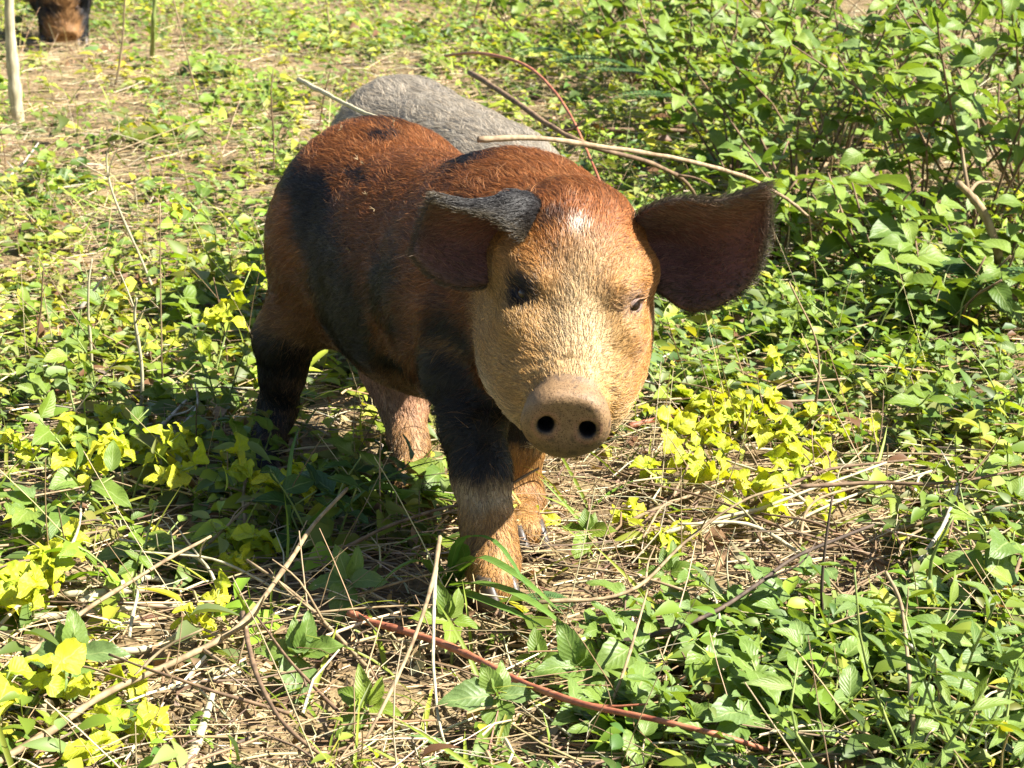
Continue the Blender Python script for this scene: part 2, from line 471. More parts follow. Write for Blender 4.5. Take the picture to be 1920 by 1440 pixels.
    cv = c*(0.45+1.15*rng.random(len(d))**1.3)[:, None]
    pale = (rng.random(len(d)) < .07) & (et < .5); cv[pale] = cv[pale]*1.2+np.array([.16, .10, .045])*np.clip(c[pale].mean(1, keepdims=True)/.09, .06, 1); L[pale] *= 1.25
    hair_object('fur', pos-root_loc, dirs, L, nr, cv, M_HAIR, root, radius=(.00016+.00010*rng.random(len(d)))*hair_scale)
    tag(root, label, 'pig')
    return root, bv, root_loc

def lid_shell(c, look, ax, up, r=.0124, n=28, m=14):
    V = []; F = []
    for j in range(m):
        for i in range(n):
            a = 2*math.pi*i/n
            # almond edge: angular half-width and half-height
            wA, wU = .80, (.40 if math.sin(a) > 0 else .30)
            e = 1/math.sqrt((math.cos(a)/wA)**2+(math.sin(a)/wU)**2+1e-9)
            th = e+(1.45-e)*(j/(m-1))
            rr = r+(.0010 if j == 1 else 0)-(.0014 if j == 0 else 0)-.004*(j/(m-1))**2+(.0006*math.sin(th*26) if j > 2 else 0)
            V.append(c+rr*(look*math.cos(th)+(ax*math.cos(a)+up*math.sin(a))*math.sin(th)))
    for j in range(m-1):
        for i in range(n):
            F.append((j*n+i, j*n+(i+1) % n, (j+1)*n+(i+1) % n, (j+1)*n+i))
    V = np.array(V); F = np.array(F)
    nn = np.cross(V[F[0][1]]-V[F[0][0]], V[F[0][2]]-V[F[0][0]])
    if nn@look < 0: F = F[:, ::-1]
    return V, F
def tube_np(pts, r, k=6, taper=None):
    """closed round bar along pts; r a number or one per point"""
    p = np.asarray(pts, float); n = len(p); r = np.broadcast_to(np.asarray(r, float), (n,))
    p = np.concatenate([p[:1], p, p[-1:]]); r = np.concatenate([[1e-5], r, [1e-5]]); n += 2          # closed ends
    t = unit(np.gradient(p, axis=0)); t[0] = t[1]; t[-1] = t[-2]
    ref = np.array([0, 0, 1.0]) if abs(t[0, 2]) < .9 else np.array([1.0, 0, 0])
    s = np.zeros_like(p); s[0] = unit(np.cross(t[0], ref))
    for q in range(1, n): s[q] = unit(s[q-1]-t[q]*(s[q-1]@t[q]))          # carried along without twist
    b = np.cross(t, s)
    a = np.arange(k)*2*math.pi/k
    V = (p[:, None]+(s[:, None]*np.cos(a)[None, :, None]+b[:, None]*np.sin(a)[None, :, None])*r[:, None, None]).reshape(-1, 3)
    i = np.arange(n-1)[:, None]*k; j = np.arange(k)[None]; j2 = (j+1) % k
    F = np.stack([i+j, i+j2, i+k+j2, i+k+j], -1).reshape(-1, 4)
    return V, F
EYE_ME = lathe_ball('eye', .0115, M_EYE); HOOF_ME = hoof_mesh('hoof', M_HOOF)
F_DIR = {}
# ------------------------------------------------------------------ the brown and black pig
A_ = math.radians(29.5); FW = np.array([math.sin(A_), -math.cos(A_), 0]); LW = np.array([math.cos(A_), math.sin(A_), 0])
WITH = np.array([0.0, 2.38, 0])
def B(f, l, z): return WITH+FW*f+LW*l+np.array([0, 0, z])
RB = np.stack([FW, LW, [0, 0, 1.0]])
F_DIR['brown_pig'] = FW
H1 = Frame(P(1062, 800, 2.00), (0.0, -1.0, -0.21), (1.0, 0.0, -0.13))
trunk1 = [
    ('ell', B(-.335, 0, .285), (.125, .122, .135), RB, .03),
    ('ell', B(-.315, -.045, .262), (.098, .085, .112), RB, .05), ('ell', B(-.315, .045, .262), (.098, .085, .112), RB, .05),
    ('ell', B(-.17, -.020, .272), (.19, .109, .132), RB, .05),
    ('ell', B(-.13, -.030, .243), (.17, .100, .105), RB, .05),
    ('ell', B(-.01, 0, .285), (.15, .118, .132), RB, .05),
    ('cone', B(.0, -.055, .27), B(.03, -.065, .22), .078, .065, .05), ('cone', B(.0, .055, .27), B(.03, .065, .22), .078, .065, .05),
    ('cone', B(.02, 0, .305), B(.15, -.045, .322), .112, .086, .05),
    ('cone', B(.02, 0, .25), B(.12, -.04, .24), .10, .07, .05),
]
def gz(u, v, z=.02): return G(u, v, z)
FRf = gz(928, 1098); HRf = gz(492, 886); HLf = P(795, 1015, 2.47); FLf = G(985, 1000, .02)
legs1 = [
    [(P(885, 600, 2.29), .060), (P(874, 700, 2.265), .040), (P(885, 800, 2.23), .0295), (P(902, 890, 2.205), .0265), (P(915, 985, 2.18), .0235), (P(922, 1050, 2.165), .0235), (FRf, .022)],
    [(B(.01, .075, .22), .058), (P(968, 740, 2.42), .036), (P(966, 830, 2.43), .029), (P(968, 910, 2.44), .025), (P(974, 960, 2.42), .023), (FLf, .021)],
    [(B(-.325, -.070, .235), .066), (P(536, 630, 2.65), .036), (P(529, 700, 2.66), .0225), (P(521, 760, 2.685), .0200), (P(507, 820, 2.66), .0175), (P(497, 860, 2.645), .0185), (HRf, .021)],
    [(B(-.29, .065, .24), .080), (P(754, 690, 2.66), .046), (P(757, 760, 2.64), .0250), (P(766, 830, 2.61), .0205), (P(772, 910, 2.56), .0195), (P(784, 975, 2.51), .0200), (HLf, .020)],
]
tail1 = [(B(-.455, 0, .33), .012), (B(-.475, .01, .29), .009), (B(-.48, -.01, .24), .007), (B(-.475, .0, .19), .005)]
def px(pts): return [P(*p) for p in pts]
ear_l = dict(rows=[px([(1172, 440, 2.180), (1206, 398, 2.145), (1268, 374, 2.120), (1330, 378, 2.105), (1385, 368, 2.095), (1436, 349, 2.085)]),
                   px([(1176, 475, 2.190), (1240, 468, 2.185), (1300, 472, 2.170), (1355, 460, 2.145), (1405, 430, 2.12), (1441, 366, 2.090)]),
                   px([(1190, 520, 2.170), (1240, 550, 2.150), (1290, 581, 2.135), (1352, 570, 2.125), (1412, 522, 2.120), (1441, 430, 2.105)])],
             bowl=.022, back=(.1, 1, .2))
ear_r = dict(rows=[px([(990, 458, 2.112), (968, 440, 2.098), (945, 420, 2.098), (912, 403, 2.102), (870, 396, 2.106), (816, 378, 2.110)]),
                   px([(1022, 415, 2.150), (1002, 382, 2.130), (962, 371, 2.120), (925, 384, 2.115), (875, 387, 2.112), (812, 373, 2.108)]),
                   px([(1005, 450, 2.19), (965, 450, 2.18), (920, 455, 2.165), (870, 455, 2.155), (830, 445, 2.145), (789, 425, 2.125)]),
                   px([(985, 545, 2.17), (940, 528, 2.150), (890, 538, 2.140), (845, 534, 2.132), (805, 512, 2.125), (773, 478, 2.120)])],
             bowl=.012, back=(-.1, 1, .2), m=22)

def mixc(c, d, t): return c*(1-t)[:, None]+np.array(d)[None]*t[:, None]
def blob(V, c, r, nz=0.55, soft=.5, seed=0):
    """0..1 patch of coat: an ellipsoid with a ragged edge"""
    q = np.linalg.norm((V-np.array(c))/np.array(r), axis=1)+nz*fbm(V, 22, 3, seed)
    return np.clip((1-q)/soft+.5, 0, 1)
SPOTS = []   # filled after the first surface is known: (centre, radii)
def paint_brown(V, N, H, ear, inner, rim, hair):
    c = np.tile(np.array(RUST), (len(V), 1))
    b = (V-WITH)@RB.T                       # f, l, z
    hl = H.loc(V)
    hd = head_mask(hl)*(1-ear)
    n1 = fbm(V, 14, 3, 2)
    # flank goes brown-dark, belly tan-pink
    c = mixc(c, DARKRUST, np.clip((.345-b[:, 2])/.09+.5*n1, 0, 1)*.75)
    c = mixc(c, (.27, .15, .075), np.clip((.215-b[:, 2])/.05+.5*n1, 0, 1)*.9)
    for ce, r, s in SPOTS: c = mixc(c, BLACK, blob(V, ce, r, seed=s))
    # legs
    low = np.clip((.235-b[:, 2])/.02, 0, 1)
    def near(ch): 
        d = np.full(len(V), 9.0)
        for (p, r), (q, r2) in zip(ch, ch[1:]):
            p, q = np.array(p), np.array(q); t = np.clip((V-p)@(q-p)/((q-p)@(q-p)), 0, 1)
            d = np.minimum(d, np.linalg.norm(V-p-t[:, None]*(q-p), axis=1)/(r+(r2-r)*t))
        return d
    dl = np.stack([near(ch[1:]) for ch in legs1]); wh = dl.argmin(0); on = np.clip((1.5-dl.min(0))/.25, 0, 1)*(1-hd)*(1-ear)
    z = b[:, 2]+.010*vnoise(V, 60, 4)
    for i, (ztop, zb) in enumerate(((.26, .110), (.26, .085), (.20, -.1), (.0, 0))):
        m = on*(wh == i)
        leg_c = np.tile(np.array((.55, .30, .095)), (len(V), 1)) if i != 3 else np.tile(np.array((.80, .46, .32)), (len(V), 1))
        if i == 3: leg_c = mixc(leg_c, (.47, .27, .11), np.clip((.10-z)/.05, 0, 1))
        leg_c = mixc(leg_c, (.42, .20, .055), np.clip(.5+1.2*vnoise(V, 40, 9), 0, 1)*.5)
        if i == 0: leg_c = mixc(leg_c, (.62, .47, .28), np.clip(1-np.abs(z-.105)/.022, 0, 1)*.9)
        if zb > -1 and i < 3: leg_c = mixc(leg_c, BLACK, np.clip((z-zb)/.012, 0, 1)*np.clip((ztop-z)/.03, 0, 1))
        c = c*(1-m)[:, None]+leg_c*m[:, None]
    # fuzzy pale fold where thigh meets belly
    # head
    hc = np.tile(np.array(TAN), (len(V), 1))
    top = np.clip((hl[:, 2]-.075+.015*n1)/.06, 0, 1); hc = mixc(hc, (.40, .165, .036), top)
    top2 = np.clip((hl[:, 2]-.125+.02*n1)/.03, 0, 1); hc = mixc(hc, (.30, .10, .024), top2)
    nose = np.clip(1-np.hypot((hl[:, 0]+.08)/.065, hl[:, 1]/.036)*.9+.3*n1, 0, 1)*np.clip((hl[:, 2])/.02, 0, 1); hc = mixc(hc, CREAM, nose*.85)
    hc = mixc(hc, CREAM, np.clip((.005-hl[:, 2])/.03, 0, 1)*.7)
    side = np.clip((np.abs(hl[:, 1])-.045)/.02, 0, 1)*np.clip((hl[:, 2]+.02)/.03, 0, 1)*(hl[:, 1] > 0); hc = mixc(hc, (.42, .19, .05), side*.8)
    white = np.clip(1.3-np.hypot((hl[:, 0]+.136)/.014, (hl[:, 1]+.006)/.009)+.4*n1, 0, 1)*(hl[:, 2] > .08); hc = mixc(hc, (.75, .66, .55), white)  # white forehead spot: a highlight painted into the coat colour
    for s in (-1, 1):
        e = H.w((-.095, s*.052, .088)); d = np.linalg.norm((hl-np.array([-.098, s*.052, .088]))/np.array([.022, .022, .017]), axis=1)+.25*n1
        hc = mixc(hc, (.022, .016, .014) if s < 0 else (.24, .16, .12), np.clip((1.05-d)/.35, 0, 1)*(1 if s < 0 else .75))  # near black round the right eye: brow shade put into the colour
    dk = blob(V, H.w((-.09, -.042, .048)), (.018, .012, .022), seed=8)+blob(V, H.w((-.150, -.03, .145)), (.012, .014, .012), seed=9); hc = mixc(hc, (.05, .035, .028), np.clip(dk, 0, 1)*.7)
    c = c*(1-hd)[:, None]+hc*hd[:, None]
    # snout
    if not hair:
        disc = np.clip((hl[:, 0]+.028)/.006, 0, 1)*(np.hypot(hl[:, 1]/.046, hl[:, 2]/.040) < 1.15)
        dc = np.tile(np.array((.27, .165, .080)), (len(V), 1)); dc = mixc(dc, (.125, .074, .038), np.clip((-.004-hl[:, 2]+.012*n1)/.02, 0, 1)*.75)
        sp = np.clip((vnoise(V, 330, 6)-.30)/.2, 0, 1)*(vnoise(V, 90, 3) > -.2); dc = mixc(dc, (.07, .045, .03), sp*.75)
        for s in (-1, 1): dc = mixc(dc, (.006, .004, .004), np.clip((1.12-np.hypot((hl[:, 1]-s*.0200)/.0086, (hl[:, 2]-.001)/.0092))/.22, 0, 1))
        for s in (-1, 1): dc = mixc(dc, (.42, .18, .12), .4*np.clip(1-np.abs(np.hypot((hl[:, 1]-s*.020)/.011, (hl[:, 2]-.001)/.012)-1.1)/.25, 0, 1)*(hl[:, 2] < .02))
        c = c*(1-disc)[:, None]+dc*disc[:, None]
    # ears: dark outside and at the edge, dusky pink inside
    e_out = np.tile(np.array((.016, .013, .013)), (len(V), 1))
    e_in = np.tile(np.array((.26, .115, .085) if not hair else (.33, .19, .12)), (len(V), 1))
    e_in = mixc(e_in, (.55, .25, .19), np.clip(.25+.5*n1-(np.abs(hl[:, 1])-.10)/.03, 0, 1)*np.clip((.115-hl[:, 2])/.05, 0, 1)*.9)  # pink skin at the ear base, its sunlit tone painted in
    e_c = np.where(inner[:, None] > 0, e_in, e_out); e_c = mixc(e_c, (.13, .10, .055), np.clip(rim**2*1.2, 0, 1)*(1 if hair else .5))
    c = c*(1-ear)[:, None]+e_c*ear[:, None]
    c = c*(.62+.16*hd)[:, None]
    return np.clip(c*(1 if not hair else 1.12), 0, 1)

SPOTS += [(P(*q), r, i) for i, (q, r) in enumerate((
    ((645, 560, 2.45), (.055, .09, .085)), ((610, 480, 2.5), (.035, .07, .05)), ((740, 520, 2.36), (.035, .07, .055)), ((650, 640, 2.45), (.05, .09, .03)),
    ((880, 296, 2.38), (.045, .035, .011)), ((835, 306, 2.37), (.03, .04, .009)), ((735, 315, 2.42), (.026, .05, .006)), ((650, 325, 2.52), (.03, .06, .007)), ((740, 224, 2.68), (.05, .03, .005)),
    ((590, 390, 2.56), (.03, .08, .05)), ((545, 330, 2.62), (.03, .08, .02)), ((500, 660, 2.66), (.05, .06, .05)), ((845, 640, 2.25), (.04, .06, .05)), ((720, 252, 2.62), (.02, .04, .005)),
    ((760, 690, 2.36), (.05, .05, .01)), ((960, 300, 2.44), (.05, .05, .012))))]
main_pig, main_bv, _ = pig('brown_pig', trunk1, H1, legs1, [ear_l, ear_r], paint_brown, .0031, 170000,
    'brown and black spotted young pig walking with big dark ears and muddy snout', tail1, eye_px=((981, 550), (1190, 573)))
# ------------------------------------------------------------------ the two other pigs
def posed_pig(name, withers, fwd, sc, paint, h, n_hair, label, head_at, head_dir, hair_scale=1.0):
    fw = unit(np.array([fwd[0], fwd[1], 0.0])); lw = np.array([-fw[1], fw[0], 0.0]); R = np.stack([fw, lw, [0, 0, 1.0]])
    w0 = np.array([withers[0], withers[1], 0.0])
    def Q(f, l, z): return w0+sc*(fw*f+lw*l)+np.array([0, 0, z*sc])
    F_DIR[name] = fw
    hd = fw*head_dir[0]+lw*head_dir[1]+np.array([0, 0, head_dir[2]])
    H = Frame(Q(*head_at), hd, lw); H.sc = sc
    H.w = lambda p: H.o+sc*(np.asarray(p, float)@H.R)
    H.loc = lambda p: (np.asarray(p, float)-H.o)@H.R.T/sc
    e = lambda c, r, k=.05: ('ell', Q(*c), tuple(sc*x for x in r), R, k*sc)
    occ = H.w((-.21, 0, .05)); occ2 = H.w((-.19, 0, -.01))
    trunk = [e((-.335, 0, .285), (.125, .118, .132)), e((-.30, -.045, .25), (.11, .09, .125)), e((-.30, .045, .25), (.11, .09, .125)),
             e((-.17, 0, .272), (.19, .122, .130)), e((-.13, 0, .243), (.17, .112, .105)), e((-.01, 0, .275), (.15, .114, .128) if name != 'grey_pig' else (.17, .114, .105)),
             ('cone', Q(.02, 0, .285 if name != 'grey_pig' else .262), occ, .105*sc, .072*sc, .05*sc), ('cone', Q(.02, 0, .24), occ2, .092*sc, .066*sc, .05*sc)]
    legs = []
    for s in (-1, 1):
        st = .05*s
        legs.append([(Q(.01, .07*s, .22), .058*sc), (Q(.02+st*.3, .072*s, .16), .036*sc), (Q(.035+st*.8, .07*s, .10), .027*sc), (Q(.03+st, .07*s, .05), .023*sc), (Q(.045+st, .07*s, .022), .021*sc)])
        legs.append([(Q(-.30, .075*s, .24), .082*sc), (Q(-.28-st*.5, .075*s, .17), .050*sc), (Q(-.345-st, .072*s, .105), .026*sc), (Q(-.335-st, .072*s, .05), .022*sc), (Q(-.32-st, .072*s, .022), .021*sc)])
    tail = [(Q(-.455, 0, .33), .012*sc), (Q(-.478, .01, .28), .008*sc), (Q(-.47, 0, .22), .006*sc)]
    ears = []
    for s in (1, -1):
        rows = []
        for r in ear_l['rows']:
            q = H1.loc(np.array(r))*np.array([1, s, 1]); rows.append([H.w(x) for x in q])
        ears.append(dict(rows=rows, bowl=.02*sc, back=tuple(-H.a+.2*H.u), thick=.0042*sc))
    return pig(name, trunk, H, legs, ears, paint, h, n_hair, label, tail, hair_scale=hair_scale)

def paint_grey(V, N, H, ear, inner, rim, hair):
    n1 = fbm(V, 9, 3, 4); n2 = vnoise(V*np.array([3, 1, 1]), 26, 6)
    c = np.tile(np.array((.30, .262, .205)), (len(V), 1))
    c = mixc(c, (.13, .115, .095), np.clip(.05+.9*n1+.5*n2, 0, 1)*.75)
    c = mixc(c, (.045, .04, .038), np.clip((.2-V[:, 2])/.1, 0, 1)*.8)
    c = mixc(c, (.05, .035, .03), ear*inner*.7)
    return np.clip(c*(1.25 if hair else .8), 0, 1)
def paint_far(V, N, H, ear, inner, rim, hair):
    hl = H.loc(V); n1 = fbm(V, 12, 3, 7)
    c = np.tile(np.array((.26, .135, .05)), (len(V), 1))
    c = mixc(c, BLACK, np.clip((np.abs(hl[:, 1]+.01)-.055+.02*n1)/.015, 0, 1))
    c = mixc(c, (.020, .017, .016), np.clip((-.24-hl[:, 0]+.03*n1)/.03, 0, 1))
    c = mixc(c, (.03, .02, .017), blob(V, H.w((-.10, -.04, .08)), (.04, .04, .03), seed=3))
    c = mixc(c, (.13, .085, .05), ear)
    return c
grey_pig, grey_bv, _ = posed_pig('grey_pig', (-.035, 3.13), (.43, -.90), .92, paint_grey, .0055, 70000,
    'slate grey pig with its head down behind the brown pig', (.29, -.10, .055), (.50, -.35, -.78), 1.05)
far_pig, far_bv, _ = posed_pig('striped_pig', (-1.50, 7.52), (.22, -.97), .78, paint_far, .008, 14000,
    'black and tan pig rooting head down in dry litter near the pale stake', (.30, .0, .055), (.72, .03, -.70), 2.2)
# ================================================================== GROUND
def ground_z(x, y):
    p = np.stack([x, y, np.zeros_like(x)], -1)
    near = np.exp(-(((x+.05)/.5)**2+((y-2.45)/.55)**2))
    z = (.016*fbm(p, 1.6, 3, 31)+.006*vnoise(p, 9, 33))*(1-.75*near)
    hx, hy = HLf[0], HLf[1]
    z = z-.052*np.exp(-(((x-hx)/.11)**2+((y-hy)/.10)**2))
    z = z+.03*np.clip((y-4)/4, 0, 3)*np.clip((x-.2)/1.2, 0, 1)          # the ground lifts a little under the shrubs
    return z
def gpt(u, v):
    """where the pixel's ray meets the uneven ground"""
    z = 0.0
    for _ in range(6):
        p = G(u, v, z); z = float(ground_z(np.array([p[0]]), np.array([p[1]]))[0])
    return G(u, v, z)
xs = np.concatenate([-np.geomspace(120, 3.1, 24), np.arange(-3, 3.001, .022), np.geomspace(3.1, 120, 24)])
ys = np.concatenate([-np.geomspace(40, .05, 10), np.arange(0, 1.2, .1), np.arange(1.2, 4.0, .016), np.arange(4.0, 10, .05), np.geomspace(10, 260, 40)])
gx, gy = np.meshgrid(xs, ys); gzv = ground_z(gx.ravel(), gy.ravel())
clod = fbm(np.stack([gx.ravel(), gy.ravel(), 0*gx.ravel()], 1), 34, 3, 41)*.0045*(np.abs(gx.ravel()) < 3)*(gy.ravel() < 4)
gi = np.arange(gx.size).reshape(gx.shape)
gF = np.stack([gi[:-1, :-1], gi[:-1, 1:], gi[1:, 1:], gi[1:, :-1]], -1).reshape(-1, 4)
M_SOIL, n_, l_, b_ = material('dry_soil')
tc = n_.new('ShaderNodeTexCoord'); no = n_.new('ShaderNodeTexNoise'); no.inputs['Scale'].default_value = 5; no.inputs['Detail'].default_value = 9; no.inputs['Roughness'].default_value = .65
n3 = n_.new('ShaderNodeTexNoise'); n3.inputs['Scale'].default_value = 140; n3.inputs['Detail'].default_value = 5
l_.new(tc.outputs['Object'], no.inputs['Vector']); l_.new(tc.outputs['Object'], n3.inputs['Vector'])
r1 = ramp(n_, [(.30, (.085, .058, .032)), (.48, (.19, .135, .070)), (.70, (.33, .25, .13))])
r2 = ramp(n_, [(.3, (.55, .55, .55)), (.7, (1.2, 1.2, 1.2))])
mx = n_.new('ShaderNodeMix'); mx.data_type = 'RGBA'; mx.blend_type = 'MULTIPLY'; mx.inputs['Factor'].default_value = .8
l_.new(no.outputs['Fac'], r1.inputs[0]); l_.new(n3.outputs['Fac'], r2.inputs[0]); l_.new(r1.outputs[0], mx.inputs['A']); l_.new(r2.outputs[0], mx.inputs['B'])
l_.new(mx.outputs['Result'], b_.inputs['Base Color']); b_.inputs['Roughness'].default_value = .95; b_.inputs['Specular IOR Level'].default_value = .1
bp = n_.new('ShaderNodeBump'); bp.inputs['Strength'].default_value = .9; bp.inputs['Distance'].default_value = .004
l_.new(n3.outputs['Fac'], bp.inputs['Height']); l_.new(bp.outputs[0], b_.inputs['Normal'])
tag(link('ground', np_mesh('ground', np.stack([gx.ravel(), gy.ravel(), gzv+clod], 1), gF), M_SOIL), 'dry brown soil under the weeds', kind='structure')

# ================================================================== LEAF AND STEM KIT
def leaf_material(name, stops=None, trans=.36, rough=.40, veins=True, yellow=None):
    """stops: colours picked by each leaf's own random number; without stops the colour is the 'Col' attribute"""
    m, n, l, b = material(name)
    at = n.new('ShaderNodeAttribute'); at.attribute_name = 'Col'
    if stops:
        oi = n.new('ShaderNodeObjectInfo'); r = ramp(n, stops); l.new(oi.outputs['Random'], r.inputs[0]); colr = r.outputs[0]
        sep = n.new('ShaderNodeSeparateColor'); l.new(at.outputs['Color'], sep.inputs[0])
        # blotches over the blade
        tc = n.new('ShaderNodeTexCoord'); no = n.new('ShaderNodeTexNoise'); no.noise_dimensions = '4D'; no.inputs['Scale'].default_value = 60; no.inputs['Detail'].default_value = 3
        l.new(tc.outputs['Object'], no.inputs['Vector']); mm = n.new('ShaderNodeMath'); mm.operation = 'MULTIPLY'; mm.inputs[1].default_value = 40; l.new(oi.outputs['Random'], mm.inputs[0]); l.new(mm.outputs[0], no.inputs['W'])
        if yellow:
            ry = ramp(n, [(.47, (0, 0, 0)), (.66, (1, 1, 1))]); l.new(no.outputs['Fac'], ry.inputs[0])
            my = n.new('ShaderNodeMix'); my.data_type = 'RGBA'; my.inputs['B'].default_value = (*yellow, 1); l.new(ry.outputs[0], my.inputs['Factor']); l.new(colr, my.inputs['A']); colr = my.outputs['Result']
        else:
            rb = ramp(n, [(.30, (.72, .72, .72)), (.65, (1.12, 1.12, 1.12))]); l.new(no.outputs['Fac'], rb.inputs[0])
            my = n.new('ShaderNodeMix'); my.data_type = 'RGBA'; my.blend_type = 'MULTIPLY'; my.inputs['Factor'].default_value = 1; l.new(colr, my.inputs['A']); l.new(rb.outputs[0], my.inputs['B']); colr = my.outputs['Result']
        if veins:
            # side veins run out and forward from the midrib
            a = n.new('ShaderNodeMath'); a.operation = 'MULTIPLY_ADD'; a.inputs[1].default_value = -.35; l.new(sep.outputs['Green'], a.inputs[0]); l.new(sep.outputs['Red'], a.inputs[2])
            f = n.new('ShaderNodeMath'); f.operation = 'MULTIPLY'; f.inputs[1].default_value = 8*math.pi*2/2; l.new(a.outputs[0], f.inputs[0])
            s = n.new('ShaderNodeMath'); s.operation = 'SINE'; l.new(f.outputs[0], s.inputs[0])
            q = n.new('ShaderNodeMath'); q.operation = 'ABSOLUTE'; l.new(s.outputs[0], q.inputs[0])
            rib = ramp(n, [(.0, (0, 0, 0)), (.10, (1, 1, 1))]); l.new(sep.outputs['Green'], rib.inputs[0])
            mu = n.new('ShaderNodeMath'); mu.operation = 'MULTIPLY'; l.new(q.outputs[0], mu.inputs[0]); l.new(rib.outputs[0], mu.inputs[1])
            bp = n.new('ShaderNodeBump'); bp.inputs['Strength'].default_value = .28; bp.inputs['Distance'].default_value = .0008; l.new(mu.outputs[0], bp.inputs['Height']); l.new(bp.outputs[0], b.inputs['Normal'])
            mr = n.new('ShaderNodeMix'); mr.data_type = 'RGBA'; mr.inputs['A'].default_value = (.30, .36, .13, 1); l.new(colr, mr.inputs['B'])
            rr = ramp(n, [(.02, (.45, .45, .45)), (.07, (1, 1, 1))]); l.new(sep.outputs['Green'], rr.inputs[0]); l.new(rr.outputs[0], mr.inputs['Factor']); colr = mr.outputs['Result']
    else:
        colr = at.outputs['Color']
    l.new(colr, b.inputs['Base Color']); b.inputs['Roughness'].default_value = rough+.1; b.inputs['Specular IOR Level'].default_value = .35
    if trans > 0:
        g = n.new('ShaderNodeMix'); g.data_type = 'RGBA'; g.blend_type = 'MULTIPLY'; g.inputs['Factor'].default_value = 1; g.inputs['B'].default_value = (1.25, 1.2, .45, 1); l.new(colr, g.inputs['A'])
        tr = n.new('ShaderNodeBsdfTranslucent'); l.new(g.outputs['Result'], tr.inputs['Color'])
        ms = n.new('ShaderNodeMixShader'); ms.inputs[0].default_value = trans
        l.new(b.outputs[0], ms.inputs[1]); l.new(tr.outputs[0], ms.inputs[2]); l.new(ms.outputs[0], n['Material Output'].inputs['Surface'])
    return m

def leaf_template(ns, nx, shape='ovate'):
    """s along, x across (-1..1); returns S, X, half width W(s), triangles"""
    S = np.linspace(0, 1, ns); X = np.linspace(-1, 1, nx)
    if shape == 'ovate': Wd = np.sin(math.pi*S**.72)**.85*(1-.15*S)
    elif shape == 'lance': Wd = np.sin(math.pi*S**.8)**1.1
    elif shape == 'round': Wd = np.sqrt(np.clip(1-(2*S-1)**2, 0, 1))*(1+.15*(1-S))
    elif shape == 'blade': Wd = np.minimum(1, S*6+.35)*(1-S**2.5)
    elif shape == 'heart': Wd = np.clip(np.sin(math.pi*S**.55)**.8+.35*np.exp(-(S/.12)**2)*(S > 0), 0, 1.2)
    Wd = Wd.copy(); Wd[-1] = 0.02
    if Wd[0] < .05: Wd[0] = .05
    s = np.repeat(S, nx); x = np.tile(X, ns); w = np.repeat(Wd, nx)
    i = np.arange(ns*nx).reshape(ns, nx)
    q = np.stack([i[:-1, :-1], i[:-1, 1:], i[1:, 1:], i[1:, :-1]], -1).reshape(-1, 4)
    return s, x, w, q
def leaf_object_mesh(name, mat, shape, aspect, fold, droop, wav, serr, seed, ns=9, nx=5):
    """one leaf of length 1 growing along +x from its stalk, face up"""
    s, x, w, q = leaf_template(ns, nx, shape)
    r = np.random.default_rng(seed)
    ww = w*(1+serr*np.where((np.arange(len(s))//nx) % 2 == 0, 1, -1)*(np.abs(x) > .9))
    y = x*ww*aspect/2
    z = fold*np.abs(y)-droop*s**2+wav*.06*np.sin(s*9+r.random()*6+x*1.5)*np.abs(x)+wav*.03*np.sin(s*17+x*3)
    px_ = s*(1-.25*droop*s)
    V = np.stack([px_, y+.03*r.normal()*s**2, z], 1)
    col = np.stack([s, np.abs(x), np.zeros_like(s)], 1)
    me = np_mesh(name, V, q, col); me.materials.append(mat)
    return me
def scatter_leaves(pos, dirv, up, length, width, col, fold=.35, droop=.3, ns=3, nx=3, shape='ovate', rng=RNG):
    """many small leaves as arrays: V, F, col"""
    n = len(pos); s, x, w, q = leaf_template(ns, nx, shape)
    d = unit(dirv); side = unit(np.cross(up, d)); nr = np.cross(d, side)
    fold = np.broadcast_to(fold, (n,)); droop = np.broadcast_to(droop, (n,))
    yy = (x*w)[None]*width[:, None]/2
    zz = fold[:, None]*np.abs(yy)-droop[:, None]*length[:, None]*(s**2)[None]
    V = pos[:, None]+d[:, None]*(s[None]*length[:, None])[..., None]+side[:, None]*yy[..., None]+nr[:, None]*zz[..., None]
    k = len(s)
    F = (q[None]+np.arange(n)[:, None, None]*k).reshape(-1, 4)
    C = np.repeat(col, k, 0)
    return V.reshape(-1, 3), F, C
def join(parts):
    V, F, C, o = [], [], [], 0
    for v, f, c in parts:
        V.append(v); F.append(f+o); C.append(c); o += len(v)
    return np.concatenate(V), np.concatenate(F), np.concatenate(C)
